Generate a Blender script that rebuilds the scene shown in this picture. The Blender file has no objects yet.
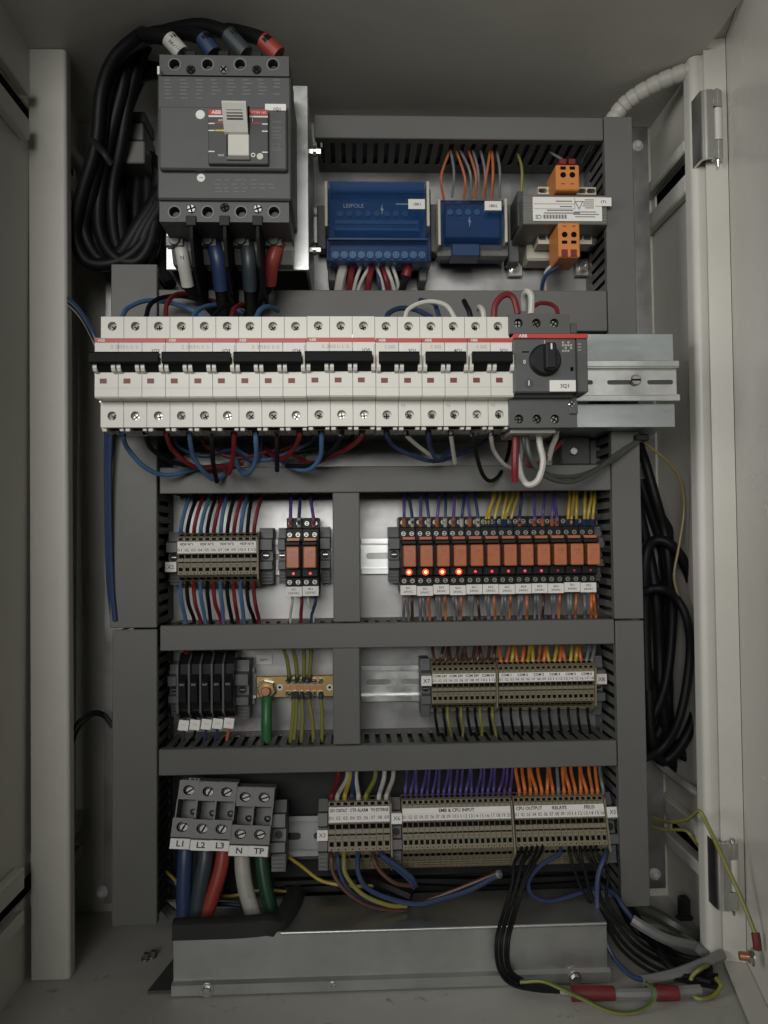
import bpy, math, random
from mathutils import Matrix, Vector
random.seed(7)
R = math.radians
scene = bpy.context.scene
col = scene.collection

# ---------------------------------------------------------------- camera
FPX = 770.0
CAM_LOC = Vector((0.0, -0.76, 0.0))
CAM_ROT = (Matrix.Rotation(R(-2.2), 3, 'Z') @ Matrix.Rotation(R(92.2), 3, 'X') @ Matrix.Rotation(R(-0.6), 3, 'Z'))
cd = bpy.data.cameras.new('camera'); cam = bpy.data.objects.new('camera', cd); col.objects.link(cam)
cd.sensor_fit = 'VERTICAL'; cd.sensor_height = 24.0; cd.lens = 24.0 * FPX / 1024.0
cd.clip_start = 0.01; cd.clip_end = 50
cam.matrix_world = Matrix.Translation(CAM_LOC) @ CAM_ROT.to_4x4()
scene.camera = cam

# ---------------------------------------------------------------- world, lamps, exposure
w = bpy.data.worlds.new('World'); scene.world = w; w.use_nodes = True
bg = w.node_tree.nodes['Background']
bg.inputs['Color'].default_value = (0.80, 0.86, 0.84, 1); bg.inputs['Strength'].default_value = 0.008
def area_lamp(name, loc, target, sx, sy, power, colour, spread=180):
    l = bpy.data.lights.new(name, 'AREA'); l.shape = 'RECTANGLE'; l.size = sx; l.size_y = sy
    l.energy = power; l.color = colour; l.spread = R(spread)
    o = bpy.data.objects.new(name, l); col.objects.link(o); o.location = loc
    d = Vector(target) - Vector(loc)
    o.rotation_euler = d.to_track_quat('-Z', 'Y').to_euler()
    return o
area_lamp('window_lamp', (-1.55, -1.0, 0.30), (0.25, -0.25, 0.15), 0.8, 0.7, 3.4, (1.0, 0.99, 0.96), 90)  # unseen area lamp at the left, mainly brightens the open door
area_lamp('room_lamp', (-0.30, -1.70, 0.40), (0.02, 0.0, 0.24), 0.9, 0.6, 2.4, (1.0, 0.985, 0.95), 62)
vs = scene.view_settings
vs.view_transform = 'Standard'; vs.look = 'None'; vs.exposure = 0.0; vs.gamma = 1.0
try: vs.use_curve_mapping = False
except Exception: pass

def P(px, py, Y):
    """a point of the photograph brought to the depth Y it stands at"""
    d = CAM_ROT @ Vector(((px - 384) / FPX, -(py - 512) / FPX, -1.0))
    t = (Y - CAM_LOC.y) / d.y
    return CAM_LOC + d * t
def PX(px, py, Y): return P(px, py, Y).x
def PZ(px, py, Y): return P(px, py, Y).z

# ---------------------------------------------------------------- materials
MATS = {}
def mat(name, rgb, rough=0.5, metal=0.0, spec=0.5, var=0.08, vscale=60, bump=0.0, bscale=400, emit=None, estr=0, alpha=1.0, trans=0.0, coat=0.0, rvar=0.0, aniso=None, dust=0.0):
    if name in MATS: return MATS[name]
    m = bpy.data.materials.new(name); m.use_nodes = True; MATS[name] = m
    nt = m.node_tree; b = nt.nodes['Principled BSDF']
    b.inputs['Roughness'].default_value = rough; b.inputs['Metallic'].default_value = metal
    b.inputs['Specular IOR Level'].default_value = spec
    b.inputs['Base Color'].default_value = (*rgb, 1)
    if coat: b.inputs['Coat Weight'].default_value = coat
    if trans: b.inputs['Transmission Weight'].default_value = trans
    if alpha < 1: b.inputs['Alpha'].default_value = alpha
    if emit:
        b.inputs['Emission Color'].default_value = (*emit, 1); b.inputs['Emission Strength'].default_value = estr
    if var or bump or rvar:
        tc = nt.nodes.new('ShaderNodeTexCoord')
        oi = nt.nodes.new('ShaderNodeObjectInfo')
        mp = nt.nodes.new('ShaderNodeVectorMath'); mp.operation = 'ADD'
        nt.links.new(tc.outputs['Object'], mp.inputs[0]); nt.links.new(oi.outputs['Location'], mp.inputs[1])
        src = mp.outputs[0]
        if aniso:
            ml = nt.nodes.new('ShaderNodeVectorMath'); ml.operation = 'MULTIPLY'; ml.inputs[1].default_value = aniso
            nt.links.new(src, ml.inputs[0]); src = ml.outputs[0]
        n = nt.nodes.new('ShaderNodeTexNoise'); n.inputs['Scale'].default_value = vscale; n.inputs['Detail'].default_value = 6
        n.inputs['Roughness'].default_value = 0.65
        nt.links.new(src, n.inputs['Vector'])
        if var:
            r = nt.nodes.new('ShaderNodeMapRange'); r.inputs[1].default_value = 0.25; r.inputs[2].default_value = 0.75
            r.inputs[3].default_value = 1 - var; r.inputs[4].default_value = 1 + var
            nt.links.new(n.outputs['Fac'], r.inputs[0])
            mx = nt.nodes.new('ShaderNodeVectorMath'); mx.operation = 'SCALE'; mx.inputs[0].default_value = rgb
            nt.links.new(r.outputs[0], mx.inputs['Scale'])
            out = mx.outputs[0]
            if dust:
                n2 = nt.nodes.new('ShaderNodeTexNoise'); n2.inputs['Scale'].default_value = 35; n2.inputs['Detail'].default_value = 9; n2.inputs['Roughness'].default_value = 0.75
                nt.links.new(src, n2.inputs['Vector'])
                r2 = nt.nodes.new('ShaderNodeMapRange'); r2.inputs[1].default_value = 0.60; r2.inputs[2].default_value = 0.70; r2.inputs[3].default_value = 0; r2.inputs[4].default_value = dust
                nt.links.new(n2.outputs['Fac'], r2.inputs[0])
                mm = nt.nodes.new('ShaderNodeMix'); mm.data_type = 'RGBA'
                mm.inputs['B'].default_value = (0.07, 0.062, 0.05, 1)
                nt.links.new(r2.outputs[0], mm.inputs['Factor']); nt.links.new(out, mm.inputs['A'])
                out = mm.outputs['Result']
            nt.links.new(out, b.inputs['Base Color'])
        if rvar:
            r3 = nt.nodes.new('ShaderNodeMapRange'); r3.inputs[1].default_value = 0.3; r3.inputs[2].default_value = 0.7
            r3.inputs[3].default_value = max(0.02, rough - rvar); r3.inputs[4].default_value = min(1, rough + rvar)
            nt.links.new(n.outputs['Fac'], r3.inputs[0]); nt.links.new(r3.outputs[0], b.inputs['Roughness'])
        if bump:
            nb = nt.nodes.new('ShaderNodeTexNoise'); nb.inputs['Scale'].default_value = bscale; nb.inputs['Detail'].default_value = 3
            nt.links.new(src, nb.inputs['Vector'])
            bp = nt.nodes.new('ShaderNodeBump'); bp.inputs['Strength'].default_value = bump; bp.inputs['Distance'].default_value = 0.0004
            nt.links.new(nb.outputs['Fac'], bp.inputs['Height']); nt.links.new(bp.outputs[0], b.inputs['Normal'])
    return m

paint = mat('cabinet_paint', (0.57, 0.56, 0.505), 0.42, var=0.07, vscale=9, bump=0.35, bscale=900, rvar=0.06)
door_paint = mat('door_paint', (0.57, 0.56, 0.505), 0.24, var=0.05, vscale=9, bump=0.25, bscale=900, rvar=0.05)
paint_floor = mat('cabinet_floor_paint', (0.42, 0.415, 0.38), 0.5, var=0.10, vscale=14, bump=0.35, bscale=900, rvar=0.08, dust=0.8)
duct_m = mat('duct_grey', (0.108, 0.108, 0.102), 0.55, var=0.06, vscale=18, bump=0.15, bscale=700, rvar=0.05)
galv = mat('galvanised', (0.62, 0.63, 0.62), 0.36, 1.0, var=0.16, vscale=30, bump=0.1, bscale=300, rvar=0.1)
galv_blue = mat('zinc_bright', (0.47, 0.51, 0.515), 0.34, 0.85, var=0.18, vscale=22, bump=0.1, bscale=200, rvar=0.1, aniso=(0.35, 1, 1))
steel = mat('steel', (0.62, 0.61, 0.58), 0.28, 1.0, var=0.12, vscale=300)
plate_m = mat('plate_zinc', (0.33, 0.33, 0.327), 0.40, 0.95, var=0.14, vscale=26, bump=0.1, bscale=300, rvar=0.1)
screw_cap = mat('screw_cap', (0.62, 0.62, 0.60), 0.45, 0.3, var=0.1, vscale=300)
screw_mid = mat('screw_mid', (0.34, 0.335, 0.31), 0.34, 0.95, var=0.2, vscale=500)
screw_dk = mat('screw_dull', (0.13, 0.127, 0.118), 0.42, 0.85, var=0.25, vscale=600)  # screw steel darkened, shade of wells and recesses put into its colour
screw_m = mat('screw_steel', (0.60, 0.59, 0.55), 0.25, 1.0, var=0.15, vscale=500)
chrome = mat('hinge_steel', (0.62, 0.62, 0.60), 0.30, 1.0, var=0.06, vscale=100)
mcb_w = mat('breaker_white', (0.66, 0.65, 0.59), 0.42, var=0.03, vscale=40, bump=0.12, bscale=1500)
mcb_g = mat('breaker_grey_print', (0.40, 0.40, 0.37), 0.5, var=0)
mccb_m = mat('breaker_charcoal', (0.075, 0.078, 0.076), 0.5, var=0.06, vscale=50, bump=0.25, bscale=2500)
mccb_d = mat('breaker_charcoal_dark', (0.052, 0.055, 0.053), 0.5, var=0.06, vscale=50, bump=0.25, bscale=2500)
print_dk = mat('faint_print', (0.145, 0.15, 0.145), 0.6, var=0)
black = mat('black_plastic', (0.010, 0.010, 0.011), 0.5, spec=0.28, var=0.1, vscale=80)
handle_m = mat('handle_black', (0.007, 0.007, 0.0075), 0.6, spec=0.15, var=0.1, vscale=80)
hole = mat('hole_black', (0.004, 0.004, 0.004), 0.8, spec=0.1, var=0)
white_l = mat('label_white', (0.74, 0.73, 0.69), 0.55, var=0.03, vscale=90)
ink = mat('ink', (0.02, 0.02, 0.022), 0.6, var=0)
white_ink = mat('white_ink', (0.72, 0.71, 0.68), 0.55, var=0)
red_p = mat('red_print', (0.46, 0.045, 0.04), 0.45, var=0.04)
red_ind = mat('red_indicator', (0.17, 0.025, 0.02), 0.5, var=0.1)
yellow_p = mat('yellow_print', (0.55, 0.45, 0.06), 0.5, var=0)
toggle_m = mat('toggle_grey', (0.55, 0.54, 0.49), 0.4, var=0.04, bump=0.1, bscale=2000)
clear_g = mat('smoke_plastic', (0.13, 0.13, 0.12), 0.3, var=0.15, vscale=120)
beige = mat('terminal_beige', (0.195, 0.168, 0.108), 0.5, var=0.07, vscale=120)
clamp_m = mat('end_clamp_grey', (0.105, 0.11, 0.11), 0.5, var=0.06, vscale=60, bump=0.1, bscale=1200)
block_g = mat('block_grey', (0.085, 0.085, 0.082), 0.45, var=0.06, vscale=60, bump=0.1, bscale=1500)
sock = mat('socket_black', (0.010, 0.010, 0.011), 0.45, spec=0.2, var=0.1, vscale=90)
relay_o = mat('relay_orange', (0.45, 0.15, 0.072), 0.25, var=0.12, vscale=160, coat=0.3)
relay_d = mat('relay_print', (0.22, 0.05, 0.02), 0.5, var=0)
led_on = mat('led_lit', (0.9, 0.3, 0.1), 0.4, emit=(1.0, 0.34, 0.11), estr=6, var=0)
led_glow = mat('led_lens_lit', (0.7, 0.05, 0.02), 0.4, emit=(1.0, 0.035, 0.01), estr=1.6, var=0)
led_dim = mat('led_dim', (0.5, 0.02, 0.03), 0.3, emit=(1.0, 0.07, 0.09), estr=0.75, var=0)
led_weak = mat('led_weak', (0.30, 0.02, 0.025), 0.3, emit=(1.0, 0.06, 0.06), estr=0.16, var=0)
orange_t = mat('terminal_orange', (0.56, 0.20, 0.045), 0.45, var=0.06, vscale=100)
cream = mat('bobbin_cream', (0.52, 0.49, 0.39), 0.5, var=0.06, vscale=80)
core_m = mat('laminated_core', (0.17, 0.17, 0.16), 0.45, 0.5, var=0.2, vscale=220, aniso=(0.02, 1, 1))
brass = mat('brass', (0.45, 0.32, 0.14), 0.38, 0.85, var=0.2, vscale=120)
copper = mat('copper', (0.50, 0.24, 0.15), 0.4, 0.8, var=0.1, vscale=200)
cover_m = mat('cover_steel', (0.50, 0.51, 0.50), 0.38, 0.92, var=0.18, vscale=16, bump=0.1, bscale=250, rvar=0.08)
rail_dimmed = mat('rail_dull', (0.24, 0.245, 0.245), 0.55, 0.25, var=0.15, vscale=40)  # darkened rail zinc, dimness of the tilted lowest rail put into its colour
rubber = mat('rubber_black', (0.017, 0.018, 0.018), 0.6, var=0.15, vscale=40)
blue_solid = mat('blue_insert', (0.014, 0.042, 0.125), 0.3, var=0.15, vscale=60)
blue_clear = mat('blue_clear_cover', (0.020, 0.070, 0.20), 0.10, spec=0.4, var=0, alpha=0.34)
blue_pale = mat('blue_screw', (0.060, 0.14, 0.28), 0.35, 0.2, var=0)

WIRE = {
 'blue': (0.024, 0.042, 0.105), 'light_blue': (0.060, 0.135, 0.26), 'red': (0.165, 0.014, 0.020), 'black': (0.006, 0.006, 0.007),
 'white': (0.50, 0.49, 0.45), 'purple': (0.085, 0.060, 0.22), 'orange': (0.55, 0.145, 0.03), 'yellow': (0.42, 0.30, 0.04),
 'brown': (0.075, 0.028, 0.018), 'grey': (0.16, 0.165, 0.17), 'dark_green': (0.008, 0.05, 0.022), 'green': (0.025, 0.13, 0.045),
 'grey_green': (0.055, 0.06, 0.05), 'slate': (0.04, 0.052, 0.06), 'pale_red': (0.30, 0.042, 0.032), 'conduit': (0.47, 0.46, 0.41), 'sheath': (0.20, 0.20, 0.195),
 'copper_orange': (0.42, 0.13, 0.05), 'cream': (0.42, 0.41, 0.36),
 'lime': (0.21, 0.205, 0.045), 'stripe_green': (0.055, 0.12, 0.03), 'dull_yellow': (0.22, 0.17, 0.06)}
def wm(c): return mat('wire_' + c, WIRE[c], 0.42 if c != 'black' else 0.5, spec=0.5 if c != 'black' else 0.2, var=0.08, vscale=120)

# ---------------------------------------------------------------- mesh helper
class MB:
    def __init__(s): s.v = []; s.f = []; s.mi = []
    def add(s, vs, fs, mi=0):
        o = len(s.v); s.v += [tuple(p) for p in vs]
        for f in fs: s.f.append(tuple(i + o for i in f)); s.mi.append(mi)
        return s
    def box(s, x0, x1, y0, y1, z0, z1, b=0.0):
        if x0 > x1: x0, x1 = x1, x0
        if y0 > y1: y0, y1 = y1, y0
        if z0 > z1: z0, z1 = z1, z0
        b = min(b, (x1-x0)*.45, (y1-y0)*.45, (z1-z0)*.45)
        if b <= 0:
            v = [(x, y, z) for x in (x0, x1) for y in (y0, y1) for z in (z0, z1)]
            return s.add(v, [(0,1,3,2), (4,6,7,5), (0,4,5,1), (2,3,7,6), (0,2,6,4), (1,5,7,3)])
        X = (x0, x1); Y = (y0, y1); Z = (z0, z1); v = []; idx = {}
        for i in (0, 1):
            for j in (0, 1):
                for k in (0, 1):
                    sx, sy, sz = (1-2*i)*b, (1-2*j)*b, (1-2*k)*b
                    idx[i,j,k,'x'] = len(v); v.append((X[i], Y[j]+sy, Z[k]+sz))
                    idx[i,j,k,'y'] = len(v); v.append((X[i]+sx, Y[j], Z[k]+sz))
                    idx[i,j,k,'z'] = len(v); v.append((X[i]+sx, Y[j]+sy, Z[k]))
        I = lambda *a: idx[a]
        f = []
        def face(q, c):
            # orient outward from the box centre
            p = [Vector(v[i]) for i in q]; n = (p[1]-p[0]).cross(p[2]-p[0]); m = sum(p, Vector())/len(p) - Vector(c)
            f.append(tuple(q) if n.dot(m) > 0 else tuple(reversed(q)))
        c = ((x0+x1)/2, (y0+y1)/2, (z0+z1)/2)
        for i in (0, 1):
            face([I(i,0,0,'x'), I(i,1,0,'x'), I(i,1,1,'x'), I(i,0,1,'x')], c)
            face([I(0,i,0,'y'), I(1,i,0,'y'), I(1,i,1,'y'), I(0,i,1,'y')], c)
            face([I(0,0,i,'z'), I(1,0,i,'z'), I(1,1,i,'z'), I(0,1,i,'z')], c)
        for a in (0, 1):
            for d in (0, 1):
                face([I(a,d,0,'x'), I(a,d,1,'x'), I(a,d,1,'y'), I(a,d,0,'y')], c)
                face([I(a,0,d,'x'), I(a,1,d,'x'), I(a,1,d,'z'), I(a,0,d,'z')], c)
                face([I(0,a,d,'y'), I(1,a,d,'y'), I(1,a,d,'z'), I(0,a,d,'z')], c)
        for i in (0, 1):
            for j in (0, 1):
                for k in (0, 1): face([I(i,j,k,'x'), I(i,j,k,'y'), I(i,j,k,'z')], c)
        return s.add(v, f)
    def cyl(s, c, d, r, h, n=14, r2=None, bev=0.0):
        """cylinder from centre c along direction d for length h"""
        c = Vector(c); d = Vector(d).normalized(); r2 = r if r2 is None else r2
        a = d.orthogonal().normalized(); b = d.cross(a)
        rings = [(0, r), (h, r2)] if bev <= 0 else [(0, r), (h - bev, r2), (h, r2 - bev)]
        v = []
        for t, rr in rings:
            for i in range(n):
                q = 2*math.pi*i/n; v.append(c + d*t + (a*math.cos(q) + b*math.sin(q))*rr)
        f = []
        for k in range(len(rings)-1):
            for i in range(n): j = (i+1) % n; f.append((k*n+i, k*n+j, (k+1)*n+j, (k+1)*n+i))
        f.append(tuple(reversed(range(n)))); f.append(tuple(range((len(rings)-1)*n, len(rings)*n)))
        return s.add(v, f)
    def ring(s, c, d, ro, ri, h, n=16):
        c = Vector(c); d = Vector(d).normalized(); a = d.orthogonal().normalized(); b = d.cross(a); v = []
        for t, rr in ((0, ro), (h, ro), (h, ri), (0, ri)):
            for i in range(n): q = 2*math.pi*i/n; v.append(c + d*t + (a*math.cos(q)+b*math.sin(q))*rr)
        f = []
        for k in range(4):
            for i in range(n): j = (i+1) % n; k2 = (k+1) % 4; f.append((k*n+i, k*n+j, k2*n+j, k2*n+i))
        return s.add(v, f)
    def prism(s, prof, x0, x1):
        """profile of (y, z) points run along x"""
        n = len(prof); v = [(x0, y, z) for y, z in prof] + [(x1, y, z) for y, z in prof]
        ar = sum(prof[i][0]*prof[(i+1) % n][1] - prof[(i+1) % n][0]*prof[i][1] for i in range(n))
        f = [(i, (i+1) % n, n+(i+1) % n, n+i) for i in range(n)]
        f += [tuple(reversed(range(n))), tuple(range(n, 2*n))]
        if ar < 0: f = [tuple(reversed(q)) for q in f]
        if x1 < x0: f = [tuple(reversed(q)) for q in f]
        f = [tuple(reversed(q)) for q in f] if False else f
        return s.add(v, f)
    def plate(s, prof, y0, y1):
        """outline of (x, z) points given a thickness along y"""
        n = len(prof); v = [(x, y0, z) for x, z in prof] + [(x, y1, z) for x, z in prof]
        f = [(i, n+i, n+(i+1) % n, (i+1) % n) for i in range(n)] + [tuple(range(n)), tuple(reversed(range(n, 2*n)))]
        return s.add(v, f)
    def hole_cell(s, x0, x1, z0, z1, yf, yb, cx, cz, r, a=0.0, depth=None, n=20, sides=True):
        """a rectangular piece of wall with a round (or slot, half length a) hole in its front"""
        dep = (yb - yf) if depth is None else depth
        rim = [2*math.pi*i/n for i in range(n)]
        if a > 0: rim = [math.atan2(r*math.sin(q), r*math.cos(q) + (a if math.cos(q) >= 0 else -a)) % (2*math.pi) for q in rim] + [0.0, math.pi, math.pi/2, math.pi*1.5]
        ang = rim + [math.atan2(z-cz, x-cx) % (2*math.pi) for x in (x0, x1) for z in (z0, z1)]
        ang = sorted(set(round(q, 5) for q in ang)); m = len(ang); out = []; inn = []
        for q in ang:
            c, sn = math.cos(q), math.sin(q)
            t = min([((x1 if c > 0 else x0)-cx)/c if abs(c) > 1e-6 else 9, ((z1 if sn > 0 else z0)-cz)/sn if abs(sn) > 1e-6 else 9])
            out.append((cx+c*t, cz+sn*t))
            if a > 0:
                t2 = r/abs(sn) if abs(sn) > 1e-6 else 9
                if abs(t2*c) > a: t2 = a*abs(c) + math.sqrt(max(0, r*r - a*a*sn*sn))
            else: t2 = r
            inn.append((cx+c*t2, cz+sn*t2))
        v = [(x, yf, z) for x, z in out] + [(x, yf, z) for x, z in inn] + [(x, yf+dep, z) for x, z in inn] + [(x, yb, z) for x, z in out]
        f = []
        for i in range(m):
            j = (i+1) % m
            f.append((i, j, m+j, m+i)); f.append((m+i, m+j, 2*m+j, 2*m+i))
            if sides: f.append((j, i, 3*m+i, 3*m+j))
            if depth is None: f.append((2*m+i, 2*m+j, 3*m+j, 3*m+i))
        if depth is not None: f.append(tuple(range(2*m, 3*m)))
        return s.add(v, f)
    def tube(s, pts, r, n=8, sub=5, stripe=False, taper=None):
        P_ = [Vector(p) for p in pts]; Q = []
        ext = [P_[0]*2 - P_[1]] + P_ + [P_[-1]*2 - P_[-2]]
        for i in range(1, len(ext)-2):
            p0, p1, p2, p3 = ext[i-1:i+3]
            for k in range(sub):
                t = k/sub
                Q.append(0.5*((2*p1) + (p2-p0)*t + (2*p0-5*p1+4*p2-p3)*t*t + (3*p1-p0-3*p2+p3)*t**3))
        Q.append(P_[-1].copy())
        d = (Q[1]-Q[0]).normalized(); a = d.orthogonal().normalized(); o = len(s.v); m = len(Q)
        for i, q in enumerate(Q):
            dd = (Q[min(i+1, m-1)] - Q[max(i-1, 0)])
            if dd.length > 1e-9: d = dd.normalized()
            a = (a - d*a.dot(d)); a = a.normalized() if a.length > 1e-6 else d.orthogonal().normalized()
            b = d.cross(a); rr = r if taper is None else r*(1 + (taper-1)*i/(m-1))
            for k in range(n):
                an = 2*math.pi*k/n; s.v.append(tuple(q + (a*math.cos(an)+b*math.sin(an))*rr))
        for i in range(m-1):
            for k in range(n):
                j = (k+1) % n
                s.f.append((o+i*n+k, o+i*n+j, o+(i+1)*n+j, o+(i+1)*n+k)); s.mi.append(1 if stripe and k in (0, 1) else 0)
        s.f.append(tuple(o+k for k in reversed(range(n)))); s.mi.append(0)
        s.f.append(tuple(o+(m-1)*n+k for k in range(n))); s.mi.append(0)
        return s
    def mesh(s, name, mats, smooth=False):
        me = bpy.data.meshes.new(name); me.from_pydata(s.v, [], s.f); me.update()
        for m in (mats if isinstance(mats, (list, tuple)) else [mats]): me.materials.append(m)
        if any(s.mi):
            for p, i in zip(me.polygons, s.mi): p.material_index = i
        if smooth:
            me.shade_smooth() if hasattr(me, 'shade_smooth') else None
            try: me.set_sharp_from_angle(angle=R(38))
            except Exception: pass
        return me
    def build(s, name, mats, parent=None, smooth=False):
        return link(name, s.mesh(name, mats, smooth), parent)

def link(name, data, parent=None):
    o = bpy.data.objects.new(name, data); col.objects.link(o)
    if parent is not None: o.parent = parent
    return o
def tag(o, label, cat, group=None, kind=None):
    if label: o['label'] = label
    if cat: o['category'] = cat
    if group: o['group'] = group
    if kind: o['kind'] = kind
    return o
def thing(name, label, cat, loc=(0, 0, 0), rot=(0, 0, 0), group=None):
    o = link(name, None); o.location = loc; o.rotation_euler = rot; o.empty_display_size = 0.01
    return tag(o, label, cat, group)
def copy_tree(o, parent=None):
    c = o.copy(); col.objects.link(c); c.parent = parent
    for ch in list(o.children): copy_tree(ch, c)
    return c
TEXTS = {}
def text(s, size, loc, m, parent, name='lettering', flip=False, bold=False, width=None, tilt=0.0):
    key = (s, round(size, 5), m.name, bold, width)
    if key not in TEXTS:
        cu = bpy.data.curves.new('lettering', 'FONT'); cu.body = s; cu.size = size; cu.align_x = 'CENTER'; cu.align_y = 'CENTER'
        cu.resolution_u = 2; cu.extrude = 0.00008; cu.offset = size*0.022 if bold else 0
        t = bpy.data.objects.new('tmp_text', cu); col.objects.link(t)
        me = bpy.data.meshes.new_from_object(t.evaluated_get(bpy.context.evaluated_depsgraph_get()))
        bpy.data.objects.remove(t); me.name = 'lettering'; me.materials.clear(); me.materials.append(m)
        if width and width < 0:
            xs = [v.co.x for v in me.vertices]; k = min(1.0, -width/(max(xs)-min(xs)))
            for v in me.vertices: v.co.x *= k
        elif width:
            xs = [v.co.x for v in me.vertices]
            if xs:
                k = width/(max(xs)-min(xs))
                for v in me.vertices: v.co.x *= k
        TEXTS[key] = me
    o = link(name, TEXTS[key], parent); o.location = loc; o.rotation_euler = (R(90), R(180) if flip else tilt, 0)
    return o
ORD = ('first second third fourth fifth sixth seventh eighth ninth tenth eleventh twelfth thirteenth fourteenth fifteenth sixteenth seventeenth '
       'eighteenth nineteenth twentieth').split() + ['twenty-' + t for t in 'first second third fourth fifth sixth seventh eighth ninth'.split()] + ['thirtieth']

WCOL = {'lime': 'green-yellow', 'light_blue': 'light blue', 'grey_green': 'grey-green', 'dark_green': 'dark green', 'copper_orange': 'orange-brown', 'dull_yellow': 'dull yellow'}
def wire(label, c, pts, r=0.0014, name='wire', cat='wire', group=None, ferrules=(), world=False, sub=5, n=8, taper=None):
    """one wire, its run given as photo positions with their depth"""
    pw = [Vector(p) if world else P(*p) for p in pts]
    o0 = pw[0].copy(); pl = [p - o0 for p in pw]
    mb = MB().tube(pl, r, n=n, sub=sub, stripe=(c == 'lime'), taper=taper)
    o = mb.build(name, [wm(c), wm('stripe_green')] if c == 'lime' else wm(c), None, True); o.location = o0
    tag(o, label, cat, group)
    for end, L, fc, fr in ferrules:
        if end == 0: a, b = pl[0], pl[1]
        else: a, b = pl[-1], pl[-2]
        d = (b-a).normalized()
        MB().cyl(a - d*0.0005, d, fr, L, 10).build('sleeve', fc if not isinstance(fc, str) else wm(fc), o, True)
    return o

# ================================================================ cabinet shell
YB = 0.04
XL = PX(77, 520, YB); XR = PX(659, 520, YB); ZT = PZ(80, 123, YB); ZB = PZ(84, 912, YB)
YF = -0.27
cab = thing('electrical_cabinet', 'light grey steel electrical cabinet with its door open on the right', 'cabinet', (0, 0, ZB))
def cpart(name, mb, m=paint, smooth=False):
    o = mb.build(name, m, cab, smooth); o.location = (0, 0, -ZB); return o
T = 0.002
cpart('back_panel', MB().box(XL, XR, YB, YB+T, ZB, ZT))
cpart('top_panel', MB().box(XL, XR, YF-0.08, YB+T, ZT, ZT+T))
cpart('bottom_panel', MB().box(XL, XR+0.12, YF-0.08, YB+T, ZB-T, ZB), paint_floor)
# side walls with a pressed-out slot pair (upper and lower), black sheet behind puts in the cavity's shade
def side_wall(xw, s, y0, y1, up, lo, lip_back):
    """up, lo: heights of the two slots (low edge, high edge)"""
    mb = MB(); zz = [ZB-T, lo[0], lo[1], up[0], up[1], ZT+T]
    for a, b in ((zz[0], zz[1]), (zz[2], zz[3]), (zz[4], zz[5])): mb.box(xw, xw - s*T, y0, y1, a, b)
    for a, b in (lo, up): mb.box(xw, xw - s*T, y1-0.012, y1, a, b)
    cpart('side_panel', mb)
    for a, b in (lo, up): cpart('slot_cavity', MB().box(xw - s*0.006, xw - s*0.008, y0, y1, a-0.01, b+0.01), hole)
    for (a, b), low in ((lo, True), (up, False)):
        for za, zb in ((b, b+(0.018 if low else 0.012)), (a-(0.012 if low else 0.018), a)):
            if y0 < -0.12: cpart('slot_lip', MB().box(xw + s*0.0002, xw + s*0.0085, y0, -0.100, za, zb, 0.0012))
            cpart('slot_lip', MB().box(xw + s*0.0002, xw + s*lip_back[1], lip_back[0]+0.012, y1-0.004, za, zb, 0.0015))
zu = P(2, 68, -0.140).z; zl_ = P(0, 915, -0.145).z
side_wall(XL, 1, YF, YB+T, (zu-0.021, zu), (zl_-0.017, zl_), (-0.083, 0.009))
zu = P(657, 196, 0.03).z; zl_ = P(670, 812, 0.03).z
side_wall(XR, -1, -0.088, YB+T, (zu-0.021, zu), (zl_-0.017, zl_), (-0.075, 0.009))
# front posts: folded sheet
def post(xa, xb, y, lip, s):
    # s = +1: the fold is on the right edge
    h = 0.0022; mb = MB()
    mb.box(xa, xb, y, y+0.0022, ZB+0.0005, ZT-0.0005, 0.0008)
    e = xb if s > 0 else xa
    pr = []
    for i in range(7):
        t = R(90)*i/6; pr.append((e - s*lip + s*lip*math.sin(t), y + lip - lip*math.cos(t)))
    return mb, pr
xa, xb = PX(30, 520, -0.082), PX(67.5, 520, -0.082)
mb = MB(); n = 6; rr = 0.0035
loop = [(xa, -0.080), (xa, -0.082)] + [(xb - rr + rr*math.sin(R(90)*i/n), -0.082 + rr - rr*math.cos(R(90)*i/n)) for i in range(n+1)] + [(xb, -0.070), (xb-0.002, -0.070), (xb-0.002, -0.080)]
def vert_prism(mb, loop, z0, z1, sh=0.0):
    k = len(loop); mb.add([(x+sh, y, z0) for x, y in loop] + [(x-sh, y, z1) for x, y in loop],
        [(i, (i+1) % k, k+(i+1) % k, k+i) for i in range(k)] + [tuple(reversed(range(k))), tuple(range(k, 2*k))])
    return mb
cpart('front_post', vert_prism(mb, loop, ZB+0.0006, ZT-0.0006, 0.0040), paint, True)
ya = -0.086
xa, xb = PX(699.5, 500, ya), PX(716.5, 500, ya)
rr = 0.006
loop = [(xb, ya+0.002), (xa+rr+0.001, ya+0.002), (xa+0.002, ya+0.016), (xa, ya+0.016)] + [(xa + rr - rr*math.cos(R(90)*i/n), ya + rr - rr*math.sin(R(90)*i/n)) for i in range(n+1)] + [(xb, ya)]
cpart('front_post', vert_prism(MB(), loop, ZB+0.004, ZT-0.0006, -0.0026), paint, True)

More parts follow.
